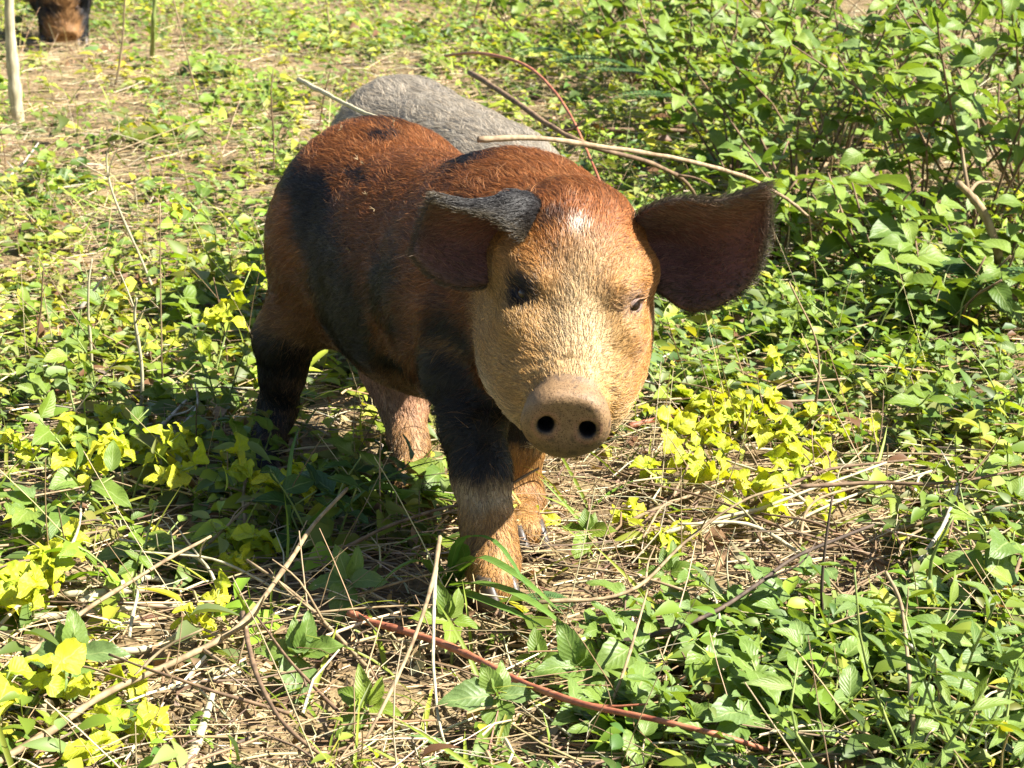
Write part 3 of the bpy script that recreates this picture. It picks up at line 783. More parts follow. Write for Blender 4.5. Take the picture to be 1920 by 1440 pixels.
def strands(p0, az, length, rise, curve, width, col, k=4, rng=RNG):
    """thin three-sided stalks lying about; arrays"""
    n = len(p0); t = np.linspace(0, 1, k)[None]
    a = az[:, None]+curve[:, None]*(t-.5)
    step = length[:, None]/(k-1)
    dx = np.cos(a)*step; dy = np.sin(a)*step
    X = p0[:, :1]+np.cumsum(dx, 1)-dx; Y = p0[:, 1:2]+np.cumsum(dy, 1)-dy
    Z = p0[:, 2:3]+rise[:, :1]*t*length[:, None]-rise[:, 1:2]*length[:, None]*(t**2)
    C = np.stack([X, Y, Z], -1)                                   # n,k,3
    T = unit(np.gradient(C, axis=1)); S = unit(np.cross(T, np.array([0, 0, 1.0]))); Bn = np.cross(S, T)
    w = (width[:, None]*(1-.45*t))[..., None]
    ring = np.stack([C+S*w*.5, C-S*w*.5, C+Bn*w*.55], 2)           # n,k,3,3
    V = ring.reshape(-1, 3)
    i = (np.arange(n)[:, None, None]*k+np.arange(k-1)[None, :, None])*3; j = np.arange(3)[None, None]; j2 = (j+1) % 3
    F = np.stack([i+j, i+j2, i+3+j2, i+3+j], -1).reshape(-1, 4)
    return V, F, np.repeat(col, k*3, 0)

M_STUFF_LEAF = leaf_material('small_leaf'); M_STRAW = leaf_material('dry_stalk', trans=.12, rough=.6); M_LITTER = leaf_material('dead_leaf', trans=.15, rough=.75)
def bark_material(name, c0, c1, scale=90, rough=.75):
    m, n, l, b = material(name)
    tc = n.new('ShaderNodeTexCoord'); no = n.new('ShaderNodeTexNoise'); no.inputs['Scale'].default_value = scale; no.inputs['Detail'].default_value = 4
    mp = n.new('ShaderNodeMapping'); mp.inputs['Scale'].default_value = (1, 1, .35); l.new(tc.outputs['Object'], mp.inputs[0]); l.new(mp.outputs[0], no.inputs['Vector'])
    r = ramp(n, [(.32, c0), (.66, c1)]); l.new(no.outputs['Fac'], r.inputs[0]); l.new(r.outputs[0], b.inputs['Base Color'])
    b.inputs['Roughness'].default_value = rough; b.inputs['Specular IOR Level'].default_value = .3
    bp = n.new('ShaderNodeBump'); bp.inputs['Strength'].default_value = .5; bp.inputs['Distance'].default_value = .001; l.new(no.outputs['Fac'], bp.inputs['Height']); l.new(bp.outputs[0], b.inputs['Normal'])
    return m
BARK = {'vine': bark_material('vine_bark', (.16, .105, .06), (.34, .25, .15)), 'tan': bark_material('tan_twig', (.15, .10, .052), (.33, .245, .135)), 'pale': bark_material('pale_stalk', (.28, .245, .145), (.47, .42, .27)),
        'brown': bark_material('brown_twig', (.085, .052, .030), (.21, .135, .075)), 'red': bark_material('red_stem', (.20, .055, .03), (.38, .15, .075), rough=.5),
        'dark': bark_material('dark_twig', (.035, .024, .018), (.11, .075, .05)), 'green': bark_material('green_stem', (.10, .15, .03), (.26, .30, .09), rough=.55),
        'white': bark_material('bleached_wood', (.24, .21, .16), (.48, .44, .36))}

# ================================================================== THE MASS OF LOW GROWTH
def pxd(u, v, cu, cv, ru, rv): return np.exp(-(((u-cu)/ru)**2+((v-cv)/rv)**2))
def green_density(x, y):
    """how thick the small green leaves stand: 0..1.6"""
    uv = proj(np.stack([x, y, 0*x], -1)); u, v = uv[:, 0], uv[:, 1]
    p = np.stack([x, y, 0*x], -1)
    d = 0.88+1.0*fbm(p, 1.8, 3, 51)+.5*vnoise(p, 6, 53)
    d -= 1.5*pxd(u, v, 690, 1330, 380, 230)+1.1*pxd(u, v, 250, 1200, 330, 170)      # bare soil in front
    d -= 1.35*pxd(u, v, 1450, 1030, 400, 150)+.9*pxd(u, v, 1180, 900, 190, 120)      # dry tangle right
    d -= 1.3*pxd(u, v, 960, 1110, 230, 130)
    d -= .8*pxd(u, v, 1650, 1120, 220, 80)+.6*pxd(u, v, 1150, 1200, 150, 70)
    d -= .9*pxd(u, v, 1720, 90, 260, 90)+.8*pxd(u, v, 1800, 340, 200, 90)
    d -= .65*pxd(u, v, 200, 310, 420, 140)+.9*pxd(u, v, 130, 130, 190, 60)+.4*pxd(u, v, 560, 120, 300, 80)
    d -= .45*pxd(u, v, 1560, 430, 200, 90)
    d += .65*pxd(u, v, 1450, 640, 300, 120)+.5*pxd(u, v, 330, 620, 280, 150)+.2*pxd(u, v, 1380, 1360, 300, 110)+.5*pxd(u, v, 1780, 1250, 220, 220)+.4*pxd(u, v, 1500, 200, 400, 160)
    return np.clip(d, .02, 1.6)
def field(n, rng, y0=1.25, y1=11.0, margin=.75, bias=1.0):
    """points over the ground in view and a step beyond, thinner with distance"""
    out = []; got = 0
    while got < n:
        t = rng.random(n*2); y = y0*(y1/y0)**(t**bias)
        hw = .245*y+margin*.75
        x = (rng.random(n*2)*2-1)*hw
        keep = rng.random(n*2) < hw/hw.max()*1.0*np.clip((y/3.0)**-.15, 0, 1.2)
        out.append(np.stack([x[keep], y[keep]], 1)); got += keep.sum()
    return np.concatenate(out)[:n]
GREENS = np.array([(.120, .185, .018), (.170, .245, .025), (.220, .290, .030), (.075, .130, .022), (.260, .300, .036), (.150, .210, .065), (.185, .210, .055)])
def pick(pal, n, rng, jit=.18):
    c = pal[rng.integers(0, len(pal), n)]
    return np.clip(c*(1+jit*rng.normal(size=(n, 1)))*(1+.06*rng.normal(size=(n, 3))), .004, .9)

SUNV = np.array(SUN_DIR)
def low_cover():
    rng = np.random.default_rng(101)
    # sprigs: a short stem with leaves round it
    pts = field(18500, rng)
    keep = rng.random(len(pts)) < green_density(pts[:, 0], pts[:, 1])/1.25
    pts = pts[keep]; n = len(pts)
    z0 = ground_z(pts[:, 0], pts[:, 1])
    hgt = (.018+.060*rng.random(n)**1.6)*(1+.35*np.clip(pts[:, 1]-4, 0, 3)/3)
    tone = pick(GREENS, n, rng, .2)
    k = 6
    lp, ld, lu, ll, lw, lc = [], [], [], [], [], []
    pn = np.stack([pts[:, 0], pts[:, 1], 0*pts[:, 0]], 1)
    tone = tone*(1+.38*fbm(pn, 2.6, 2, 91))[:, None]*(1+np.array([.16, .0, -.1])*vnoise(pn, 1.9, 93)[:, None])
    size = (.017+.030*rng.random(n)**1.5)*(1+.35*vnoise(pn, 2.3, 95))*(1+.25*np.clip(pts[:, 1]-3, 0, 4)/4)
    tilt = rng.normal(size=(n, 2))*.35; a0 = rng.random(n)*6.28
    for j in range(k):
        f = (j+1)/k
        a = a0+j*2.4+rng.normal(size=n)*.4
        base = np.stack([pts[:, 0]+tilt[:, 0]*hgt*f, pts[:, 1]+tilt[:, 1]*hgt*f, z0+hgt*f], 1)
        el = .15+.55*f*rng.random(n)+.25*rng.normal(size=n)
        d = np.stack([np.cos(a)*np.cos(el), np.sin(a)*np.cos(el), np.sin(el)], 1)
        ok = rng.random(n) < .92
        up = unit(SUNV*.75+np.array([0, 0, .55])+.33*rng.normal(size=(n, 3))); d = d-.75*up*(d*up).sum(1, keepdims=True)
        L = size*(1.15-.4*f)*(.75+.5*rng.random(n))
        lp.append(base[ok]); ld.append(d[ok]); lu.append(up[ok]); ll.append(L[ok]); lw.append((L*(.42+.22*rng.random(n)))[ok]); lc.append((tone*(.85+.35*rng.random((n, 1))))[ok])
    lp, ld, lu, ll, lw, lc = map(np.concatenate, (lp, ld, lu, ll, lw, lc))
    # some leaves yellowed, some reddened
    q = rng.random(len(lc)); lc[q < .05] = np.array((.34, .33, .03)); lc[(q > .05) & (q < .075)] = np.array((.15, .075, .035))
    nr_ = lp[:, 1] < 2.9; fo = .3+.3*rng.random(len(lp)); dr = .15+.35*rng.random(len(lp))
    A = join([scatter_leaves(lp[m], ld[m], lu[m], ll[m], lw[m], lc[m], fold=fo[m], droop=dr[m], ns=k_, nx=3) for m, k_ in ((nr_, 6), (~nr_, 4))])
    tag(link('ground_cover', np_mesh('ground_cover', *A), M_STUFF_LEAF), 'small green weed leaves carpeting the ground', 'weeds', kind='stuff')
    # their stems
    nS = n; st = strands(np.stack([pts[:, 0], pts[:, 1], z0-.004], 1), np.arctan2(tilt[:, 1], tilt[:, 0]), np.maximum(np.hypot(*tilt.T), .05)*hgt, np.stack([1/np.maximum(np.hypot(*tilt.T), .05), 0*hgt], 1), 0*hgt, .0011+.0009*rng.random(n), tone*np.array([1.1, .9, .8]), k=3)
    tag(link('weed_stems', np_mesh('weed_stems', *st), M_STUFF_LEAF), 'thin green stems of the small weeds', 'weeds', kind='stuff')
    # thin grass blades here and there
    pg = field(5200, rng); pg = pg[rng.random(len(pg)) < .25+.6*(vnoise(np.stack([pg[:, 0], pg[:, 1], 0*pg[:, 0]], 1), 1.7, 71) > 0)]
    n = len(pg); a = rng.random(n)*6.28; el = .5+.7*rng.random(n)
    d = np.stack([np.cos(a)*np.cos(el), np.sin(a)*np.cos(el), np.sin(el)], 1)
    L = .05+.09*rng.random(n)
    A = scatter_leaves(np.stack([pg[:, 0], pg[:, 1], ground_z(pg[:, 0], pg[:, 1])-.003], 1), d, np.array([0, 0, 1.0])+.3*rng.normal(size=(n, 3)), L, .0026+.0035*rng.random(n), pick(GREENS[[1, 2, 4]], n, rng), fold=.5, droop=.2+.6*rng.random(n), ns=6, nx=3, shape='blade')
    tag(link('grass', np_mesh('grass', *A), M_STUFF_LEAF), 'thin green grass blades between the weeds', 'grass', kind='stuff')

def dry_stuff():
    rng = np.random.default_rng(202)
    pal = np.array([(.48, .385, .22), (.40, .305, .16), (.33, .235, .12), (.53, .455, .30), (.22, .145, .072), (.30, .215, .115), (.16, .112, .068)])
    P0 = field(62000, rng); dn = green_density(P0[:, 0], P0[:, 1])
    uv = proj(np.column_stack([P0, 0*P0[:, 0]])); bare = 1-.62*pxd(uv[:, 0], uv[:, 1], 700, 1330, 260, 150)
    P0 = P0[rng.random(len(P0)) < np.clip(1.12-.50*dn, .22, 1)*bare]; n = len(P0)
    patch = vnoise(np.stack([P0[:, 0], P0[:, 1], 0*P0[:, 0]], 1), 3.5, 61)
    z = ground_z(P0[:, 0], P0[:, 1])+.001+.040*rng.random(n)**1.6
    L = (.03+.11*rng.random(n)**2)*(1+.25*np.clip(P0[:, 1]-4, 0, 3)/3)
    rise = rng.normal(size=(n, 2))*.16; rise[:, 0] = np.abs(rise[:, 0]); rise[:, 1] = rise[:, 0]*rng.random(n)*1.2
    A = strands(np.column_stack([P0, z]), rng.random(n)*6.28+patch, L, rise, rng.normal(size=n)*.7, .0011+.0032*rng.random(n)**2.2, pick(pal, n, rng, .2), k=3)
    tag(link('dry_straw', np_mesh('dry_straw', *A), M_STRAW), 'tangled dry straw and broken stalks over the soil', 'straw', kind='stuff')
    # fine upright dead stalks
    P1 = field(1500, rng); n = len(P1); az = rng.random(n)*6.28; h = .05+.13*rng.random(n)**1.5
    sl = .25+.8*rng.random(n)
    A = strands(np.column_stack([P1, ground_z(P1[:, 0], P1[:, 1])-.004]), az, h*sl, np.stack([1/sl*1.2, .25/sl*rng.random(n)], 1), rng.normal(size=n)*.6, .0012+.0014*rng.random(n), pick(pal[[0, 1, 2, 4]], n, rng), k=5)
    tag(link('dead_stalks', np_mesh('dead_stalks', *A), M_STRAW), 'thin dead stalks sticking up out of the weeds', 'stalks', kind='stuff')
    # crumbs of dead leaf
    P2 = field(15000, rng); n = len(P2); a = rng.random(n)*6.28; el = .25*rng.normal(size=n)
    d = np.stack([np.cos(a)*np.cos(el), np.sin(a)*np.cos(el), np.sin(el)], 1); L = .008+.020*rng.random(n)**2
    pal2 = np.array([(.22, .14, .07), (.33, .22, .11), (.14, .085, .045), (.42, .31, .17), (.25, .19, .13)])
    A = scatter_leaves(np.column_stack([P2, ground_z(P2[:, 0], P2[:, 1])+.003+.012*rng.random(n)]), d, np.array([0, 0, 1.0])+.5*rng.normal(size=(n, 3)), L, L*(.35+.4*rng.random(n)), pick(pal2, n, rng), fold=.9*rng.normal(size=n), droop=.6*rng.normal(size=n), ns=4, nx=3)
    tag(link('leaf_litter', np_mesh('leaf_litter', *A), M_LITTER), 'brown crumbs of dead leaves on the soil', 'litter', kind='stuff')
    # clods of soil in the bare part
    cm = []
    for c in range(1500):
        u, v = rng.normal(700, 330), rng.normal(1320, 120)
        p = gpt(u, min(v, 1700)); r = .002+.0085*rng.random()**3
        b = np.array([(1, 0, 0), (0, 1, 0), (-1, 0, 0), (0, -1, 0), (0, 0, 1), (0, 0, -1)])*r*(.7+.6*rng.random((6, 1)))
        V = b+p; F = np.array([(0, 1, 4, 4), (1, 2, 4, 4), (2, 3, 4, 4), (3, 0, 4, 4)])
        cm.append((V, np.array([(0, 1, 4), (1, 2, 4), (2, 3, 4), (3, 0, 4), (1, 0, 5), (2, 1, 5), (3, 2, 5), (0, 3, 5)]), np.zeros_like(V)))
    V, F, C = join(cm)
    tag(link('soil_crumbs', np_mesh('soil_crumbs', V, F), M_SOIL), 'loose crumbs of dry earth', 'soil', kind='stuff')
low_cover(); dry_stuff()
# ================================================================== PLANTS ONE CAN TELL APART
M_LG = leaf_material('green_leaf', [(0, (.095, .160, .018)), (.35, (.155, .235, .026)), (.7, (.210, .280, .034)), (1, (.120, .185, .045))])
M_LB = leaf_material('broad_leaf', [(0, (.115, .190, .034)), (.5, (.165, .245, .045)), (1, (.140, .215, .070))], rough=.36)
M_LD = leaf_material('deep_green_leaf', [(0, (.030, .070, .018)), (.5, (.048, .098, .026)), (1, (.060, .120, .024))], rough=.36, trans=.25)
M_LY = leaf_material('lime_yellow_leaf', [(0, (.34, .41, .025)), (.4, (.48, .50, .030)), (.8, (.60, .54, .035)), (1, (.42, .46, .025))], yellow=(.21, .32, .022), rough=.45)
M_LS = leaf_material('shrub_leaf', [(0, (.085, .150, .024)), (.4, (.150, .225, .032)), (.8, (.205, .280, .045)), (1, (.120, .190, .055))])
M_LX = leaf_material('dead_brown_leaf', [(0, (.20, .115, .055)), (.4, (.36, .235, .125)), (.8, (.27, .175, .10)), (1, (.46, .34, .20))], trans=.12, rough=.7)
M_BL = leaf_material('grass_blade', [(0, (.095, .195, .035)), (1, (.140, .235, .040))], rough=.38)
LEAF = {
    'green': [leaf_object_mesh('leaf', M_LG, 'ovate', .56, .35, .25, .6, .05, k) for k in range(3)],
    'broad': [leaf_object_mesh('leaf', M_LB, 'ovate', .62, .30, .30, .8, .035, 10+k, ns=13) for k in range(3)],
    'deep': [leaf_object_mesh('leaf', M_LD, 'ovate', .48, .35, .22, .5, .05, 20+k) for k in range(3)],
    'yellow': [leaf_object_mesh('leaf', M_LY, 'ovate', .82, .40, .35, 1.7, .03, 30+k, ns=11, nx=7) for k in range(4)],
    'shrub': [leaf_object_mesh('leaf', M_LS, 'ovate', .58, .30, .30, .7, .02, 40+k, ns=9) for k in range(3)],
    'lance': [leaf_object_mesh('leaf', M_LS, 'lance', .24, .45, .25, .4, .02, 50+k, ns=7, nx=3) for k in range(2)],
    'heart': [leaf_object_mesh('leaf', M_LB, 'heart', .72, .25, .45, .9, .03, 60+k, ns=11) for k in range(2)],
    'dead': [leaf_object_mesh('leaf', M_LX, 'ovate', .60, .75, .5, 2.4, .06, 70+k) for k in range(4)],
}
prng = np.random.default_rng(303)
def orient(d, up):
    d = unit(d); y = unit(np.cross(up, d)); z = np.cross(d, y)
    return Matrix(((d[0], y[0], z[0]), (d[1], y[1], z[1]), (d[2], y[2], z[2]))).to_quaternion()
def add_leaf(root, kind, pos, d, length, roll=.3):
    me = LEAF[kind][prng.integers(len(LEAF[kind]))]
    o = bpy.data.objects.new('leaf', me); COL.objects.link(o); o.parent = root
    up = unit(SUNV*.8+np.array([0, 0, .5])+roll*prng.normal(size=3)); d = np.asarray(d, float); d = d-.75*up*(d@up)
    o.rotation_mode = 'QUATERNION'; o.rotation_quaternion = orient(d, up); o.location = pos
    s = length*(1+.12*prng.normal()); o.scale = (s, s*(1+.12*prng.normal()), s)
    return o
def add_tube(name, root, pts, r, mat, k=6):
    V, F = tube_np(pts, r, k); me = np_mesh(name, V, F); return link(name, me, mat, root)
def plant(name, base, height, stems, leaves, kind, leaf_len, spread, label, cat='plant', group=None, stem='green', stem_r=.0016, tip=.35, lean=(0, 0), roll=.3, el=.35):
    """stems rise and spread from the base; leaves stand along them, thicker towards the tips"""
    root = empty(name, base)
    per = max(1, leaves//stems)
    for i in range(stems):
        az = 2*math.pi*(i+prng.random()*.7)/stems; h = height*(.7+.45*prng.random()) if i else height
        out = spread*height*(.5+.7*prng.random())*(1 if stems > 1 else .3)
        end = np.array([math.cos(az)*out+lean[0], math.sin(az)*out+lean[1], h]); mid = end*.5+np.array([prng.normal()*.12, prng.normal()*.12, .10])*height
        pts = spline([np.array([0, 0, -.008]), mid, end], 7)
        add_tube('stem', root, pts, np.linspace(stem_r, stem_r*.5, 7), BARK[stem], 5)
        a0 = prng.random()*6.28
        for j in range(per):
            f = tip+(1-tip)*((j+.6)/per) if per > 1 else 1.0
            f = min(1, f+.05*prng.normal()); q = pts[min(6, max(0, int(round(f*6))))]+prng.normal(size=3)*leaf_len*.06
            a = a0+j*2.4+prng.normal()*.35; e = el+.4*prng.normal()+(.35 if f > .9 else 0)
            add_leaf(root, kind, q, np.array([math.cos(a)*math.cos(e), math.sin(a)*math.cos(e), math.sin(e)]), leaf_len*(.7+.5*prng.random())*(1 if f < .92 else .85), roll)
    tag(root, label, cat, group)
    return root

MARKS = [(gpt(u, v), n_) for u, v, n_ in ((36, 228, 'the pale stake'), (105, 110, 'the rooting striped pig'), (285, 118, 'the greenish upright stalk'), (495, 890, 'the black hind leg'), (385, 745, 'the tall thin yellow weed'), (235, 975, 'the tall yellow clump'),
    (85, 1010, 'the broad green leaves'), (1240, 790, 'the short reddish stick'), (1345, 880, 'the largest yellow clump'), (1860, 1160, 'the heart leaved plant'), (1895, 560, 'the bleached branch'), (1582, 474, 'the foot of the tan vine'), (1190, 244, 'the level brown stick'),
    (535, 210, 'the thick tan stick'), (900, 640, 'the grey pig'), (560, 1290, 'the lone seedling'), (250, 1180, 'the pale fallen stalks'), (930, 1110, 'the bent grass blades'), (1240, 1350, 'the red runner'), (1400, 1110, 'the dark curved twig'), (1740, 1150, 'the thick green stub'), (300, 640, 'the short white stems'),
    (1680, 540, 'the broken green stalk'), (1500, 840, 'the thin curved stalk'), (1010, 180, 'the feathery fronds'), (1760, 640, 'the low feathery fronds'), (1600, 300, 'the tangled bare branches'), (1720, 1430, 'the tall tan stem'), (1110, 1400, 'the thin tan stem'), (1440, 1405, 'the end of the red runner'), (1530, 1260, 'the dark upright stalk'), (1330, 1270, 'the middle of the bed'))]
def near_label(what, p, tail=''):
    p = np.asarray(p, float); d = [np.hypot(*(q[:2]-p[:2]))/p[1] for q, _ in MARKS]
    return f"{what} {tail+' ' if tail else ''}near {MARKS[int(np.argmin(d))][1]}"
# lime and yellow leaved weeds
YG = 'lime yellow leaved weeds'
for i, (u, v, h, s, nl, L, lab) in enumerate((
    (235, 975, .100, 5, 30, .024, 'tall clump of lime yellow weeds beside the dark hind foot of the brown pig'),
    (95, 905, .060, 2, 10, .022, None), (480, 1000, .075, 3, 18, .024, 'lime yellow weed growing in front of the black hind leg'),
    (62, 1180, .060, 4, 22, .027, 'dense yellow weed on the straw beside the pale fallen stalks'), (450, 1095, .045, 3, 15, .024, None), (12, 1385, .07, 3, 14, .028, None),
    (235, 1375, .045, 2, 9, .024, None), (375, 1225, .055, 2, 8, .020, None), (388, 745, .155, 2, 14, .022, 'tall thin yellow weed standing alone among green leaves'),
    (230, 1440, .05, 3, 12, .026, None), (1345, 880, .085, 6, 34, .022, 'largest clump of yellow weeds, beside the snout in the dry tangle'), (1405, 965, .065, 5, 26, .022, None),
    (1330, 800, .05, 3, 14, .022, None), (1425, 745, .05, 2, 9, .021, None), (1270, 1050, .035, 2, 9, .022, None), (1000, 1015, .025, 1, 4, .030, 'low weed with big yellow leaves beside the front hoof'),
    (1620, 880, .06, 2, 7, .020, None), (1500, 910, .05, 3, 14, .021, None), (345, 440, .06, 1, 5, .022, None), (1560, 1000, .05, 2, 8, .02, None), (150, 1290, .03, 2, 7, .022, None), (1190, 1010, .03, 2, 8, .02, None), (1290, 930, .05, 3, 16, .022, None), (1460, 850, .06, 3, 16, .021, None), (1380, 820, .06, 3, 18, .022, None), (320, 900, .06, 3, 16, .022, None), (170, 860, .06, 2, 12, .022, None), (1430, 1010, .05, 3, 14, .02, None), (95, 1110, .05, 2, 12, .024, None), (1700, 745, .05, 2, 8, .02, None))):
    plant('yellow_weed', gpt(u, v), h, s, int(nl*1.7), 'yellow', L*1.22, .85, lab or near_label('small lime yellow leaved weed', gpt(u, v)), 'weed', YG, tip=.55, roll=.5, el=.1)

# seedlings with a whorl of clean green leaves
for i, (u, v, h, nl, L, kind, lab) in enumerate((
    (560, 1290, .020, 6, .042, 'broad', 'five leaved green seedling alone on bare soil'), (655, 1165, .030, 5, .034, 'broad', 'green seedling growing where the red runner begins'),
    (845, 1250, .034, 5, .036, 'green', 'upright green seedling standing on the red runner'), (690, 1395, .022, 6, .034, 'green', 'flat green seedling among crossing tan twigs'),
    (140, 1310, .030, 6, .038, 'broad', 'green seedling beside the fallen tan leaf'), (1250, 1150, .03, 5, .030, 'green', None), (1010, 1300, .02, 5, .026, 'green', None), (1085, 1330, .028, 6, .036, 'broad', None), (1100, 1060, .025, 5, .024, 'green', None), (930, 1390, .03, 7, .036, 'broad', None))):
    r0 = empty('seedling', gpt(u, v)); top = np.array([0, 0, h+.012]); tw = prng.normal()*.35
    add_tube('stem', r0, spline([np.array([0, 0, -.006]), top*.5+np.array([.002, 0, 0]), top], 5), np.linspace(.0019, .0014, 5), BARK['green'], 6)
    for k_, (dx, dy, dz, m_) in enumerate(((0, -1, -.25, 1.1), (-1, -.25, .25, 1.0), (1, -.15, .2, 1.0), (-.2, .1, 1.1, .85), (.3, .35, .9, .8), (.2, -.6, .5, .6))[:max(5, nl)]):
        dd = np.array([dx*math.cos(tw)-dy*math.sin(tw), dx*math.sin(tw)+dy*math.cos(tw), dz])+.12*prng.normal(size=3)
        o = add_leaf(r0, kind, top+unit(dd)*.003, dd, L*1.18*m_, .15)
        o.rotation_quaternion = orient(dd, np.array([.3, -.55, .75])+.15*prng.normal(size=3) if dz < .6 else np.array([dx+.3, -1.0, .2]))
    tag(r0, lab or near_label('small green seedling', gpt(u, v)), 'seedling', 'seedlings on the open soil')

# the dark plant in the shade of the pig, broad leaves beside it
plant('shade_plant', gpt(610, 1060), .105, 4, 22, 'deep', .050, .55, 'dark green leafy plant in the shadow between the pig legs', 'plant', None, tip=.2, el=.25)
plant('shade_plant', gpt(735, 1010), .085, 2, 8, 'deep', .036, .4, 'dark twiggy leafy sprig standing before the pink hind leg', 'plant', None, tip=.6, stem='dark')
plant('broad_leaf_plant', gpt(85, 1010), .075, 3, 12, 'broad', .050, .6, 'broad green leaves beside the tall yellow clump', 'plant', None, tip=.3)
plant('heart_leaf_plant', gpt(1860, 1160), .085, 3, 7, 'heart', .052, .35, 'plant with big folded heart shaped leaves above dry stalks', 'plant', None, tip=.7)

# bottom right: a bed of broad leaved weeds
BG = 'broad leaved weeds in a bed'
for u, v in ((1150, 1300), (1230, 1390), (1290, 1260), (1370, 1330), (1450, 1400), (1380, 1230), (1480, 1290), (1190, 1440), (1320, 1450), (1560, 1370), (1540, 1230), (1620, 1300), (1650, 1420), (1720, 1330), (1440, 1190), (1240, 1220), (1130, 1395), (1800, 1400), (1870, 1300), (1770, 1220), (1690, 1180), (1900, 1430)):
    plant('broad_leaf_weed', gpt(u+prng.normal()*8, v+prng.normal()*8), .035+.035*prng.random(), 3, 15+int(prng.integers(6)), 'broad', .036+.014*prng.random(), .8, near_label('broad leaved green weed', gpt(u, v), 'in its bed'), 'weed', BG, tip=.25, el=.45)
# stalky narrow leaved weeds close to the lens
for u, v, h in ((1750, 1530, .19), (1870, 1560, .17), (1660, 1570, .17)):
    plant('narrow_leaf_weed', gpt(u, v), h, 3, 36, 'lance', .040, .45, 'tall stalky weed with narrow leaves over the broad leaved bed', 'weed', 'tall narrow leaved weeds', tip=.25, el=.6)

# middle distance: leafy weeds
MG = 'leafy green weeds in the ground cover'
cnt = 0
while cnt < 165:
    t = prng.random(); y = 1.9*(8.0/1.9)**t; x = (prng.random()*2-1)*(.24*y+.12)
    g = float(green_density(np.array([x]), np.array([y]))[0])
    if prng.random() > g/1.2: continue
    u, v = proj(np.array([x, y, 0.0]))
    if 560 < u < 1130 and 930 < v < 1180: continue
    if v > 1150 and 380 < u < 1080: continue
    near_pig = (abs(x) < .38 and 1.95 < y < 3.5)
    h = (.03+.05*prng.random()) if near_pig else (.04+.09*prng.random()**1.3)
    z = float(ground_z(np.array([x]), np.array([y]))[0])
    if near_pig and y < 2.35: h = min(h, .04)
    lk = 'green' if prng.random() < .75 else 'shrub'
    plant('leafy_weed', (x, y, z), h, 2+int(prng.integers(2)), 12+int(prng.integers(6)), lk, .025+.024*prng.random(), .7, near_label(('low' if h < .065 else 'middling' if h < .1 else 'tall')+' leafy green weed', (x, y, z)), 'weed', MG, tip=.25, el=.3)
    cnt += 1

# shrubby growth top right
SG = 'leafy shrubs behind the pigs'
for u, v, h, nl in ((1375, 345, .30, 50), (1490, 400, .28, 50), (1265, 250, .30, 50), (1570, 330, .42, 64), (1725, 440, .34, 56), (1840, 440, .42, 64), (1910, 370, .46, 64), (1610, 230, .40, 56), (1800, 280, .48, 66),
                   (1440, 200, .42, 66), (1890, 190, .5, 60), (1320, 130, .40, 56), (1520, 110, .46, 60), (1120, 90, .28, 44), (1400, 90, .42, 56), (1790, 90, .5, 56), (1650, 530, .15, 34), (1790, 640, .13, 30), (1880, 570, .15, 34), (1190, 160, .28, 44), (1460, 490, .16, 34), (1960, 270, .45, 56), (960, 60, .24, 36), (1230, 60, .36, 50)):
    plant('leafy_shrub', gpt(u, v), h*1.12, 8, int(nl*1.95), 'shrub', .056+.022*prng.random(), .70, near_label('leafy green shrub' if h < .4 else 'tall leafy green shrub', gpt(u, v), 'in the thicket'), 'shrub', SG, stem='brown', stem_r=.003, tip=.22, el=.2)

# ------------------------------------------------------------------ broad grass blades at the front hoof
def blade(root, pts, width, mat, fold=.3):
    c = spline(pts, 12); s = np.linspace(0, 1, 12); w = width*np.minimum(1, s*5+.3)*(1-s**3)*.5+.0002
    t = unit(np.gradient(c, axis=0)); side = unit(np.cross(t, np.array([0, .25, 1.0])))
    up = np.cross(side, t); V = np.stack([c-side*w[:, None]+up*(fold*w)[:, None], c, c+side*w[:, None]+up*(fold*w)[:, None]], 1).reshape(-1, 3)
    i = np.arange(11)[:, None]*3+np.arange(2)[None]; F = np.stack([i, i+1, i+4, i+3], -1).reshape(-1, 4)
    col = np.stack([np.repeat(s, 3), np.tile([1, 0, 1], 12), 0*np.repeat(s, 3)], 1)
    me = np_mesh('blade', V-np.array(root.location), F, col); return link('blade', me, mat, root)
gr = empty('broad_grass', gpt(845, 1105)); tag(gr, 'broad green grass blades bent flat in front of the hoof', 'grass')
for pts, w in (([(845, 1105, .004), (890, 1095, .045), (980, 1122, .060), (1082, 1192, .042)], .021), ([(845, 1100, .004), (890, 1046, .060), (970, 1082, .070), (1056, 1152, .050)], .017),
               ([(842, 1105, .004), (880, 1118, .04), (960, 1150, .05), (1045, 1188, .035)], .020), ([(840, 1100, .004), (862, 1016, .08), (930, 1018, .095), (1000, 1120, .06)], .010),
               ([(835, 1100, .004), (800, 1055, .06), (750, 1065, .06), (690, 1115, .035)], .017), ([(840, 1098, .004), (870, 1030, .06), (800, 1003, .08), (735, 1025, .08)], .013)):
    blade(gr, [G(*p) for p in pts], w, M_BL)
gr = empty('arching_grass', gpt(560, 1050)); tag(gr, 'long arching grass blades rising before the pink hind leg', 'grass')
for pts, w in (([(575, 1045, .0), (640, 960, .045), (740, 890, .075), (848, 856, .080)], .012), ([(560, 1050, 0), (600, 960, .06), (690, 905, .085), (800, 905, .07)], .009), ([(555, 1050, 0), (540, 960, .05), (545, 860, .10), (560, 800, .12)], .006)):
    blade(gr, [G(*p) for p in pts], w, M_BL)

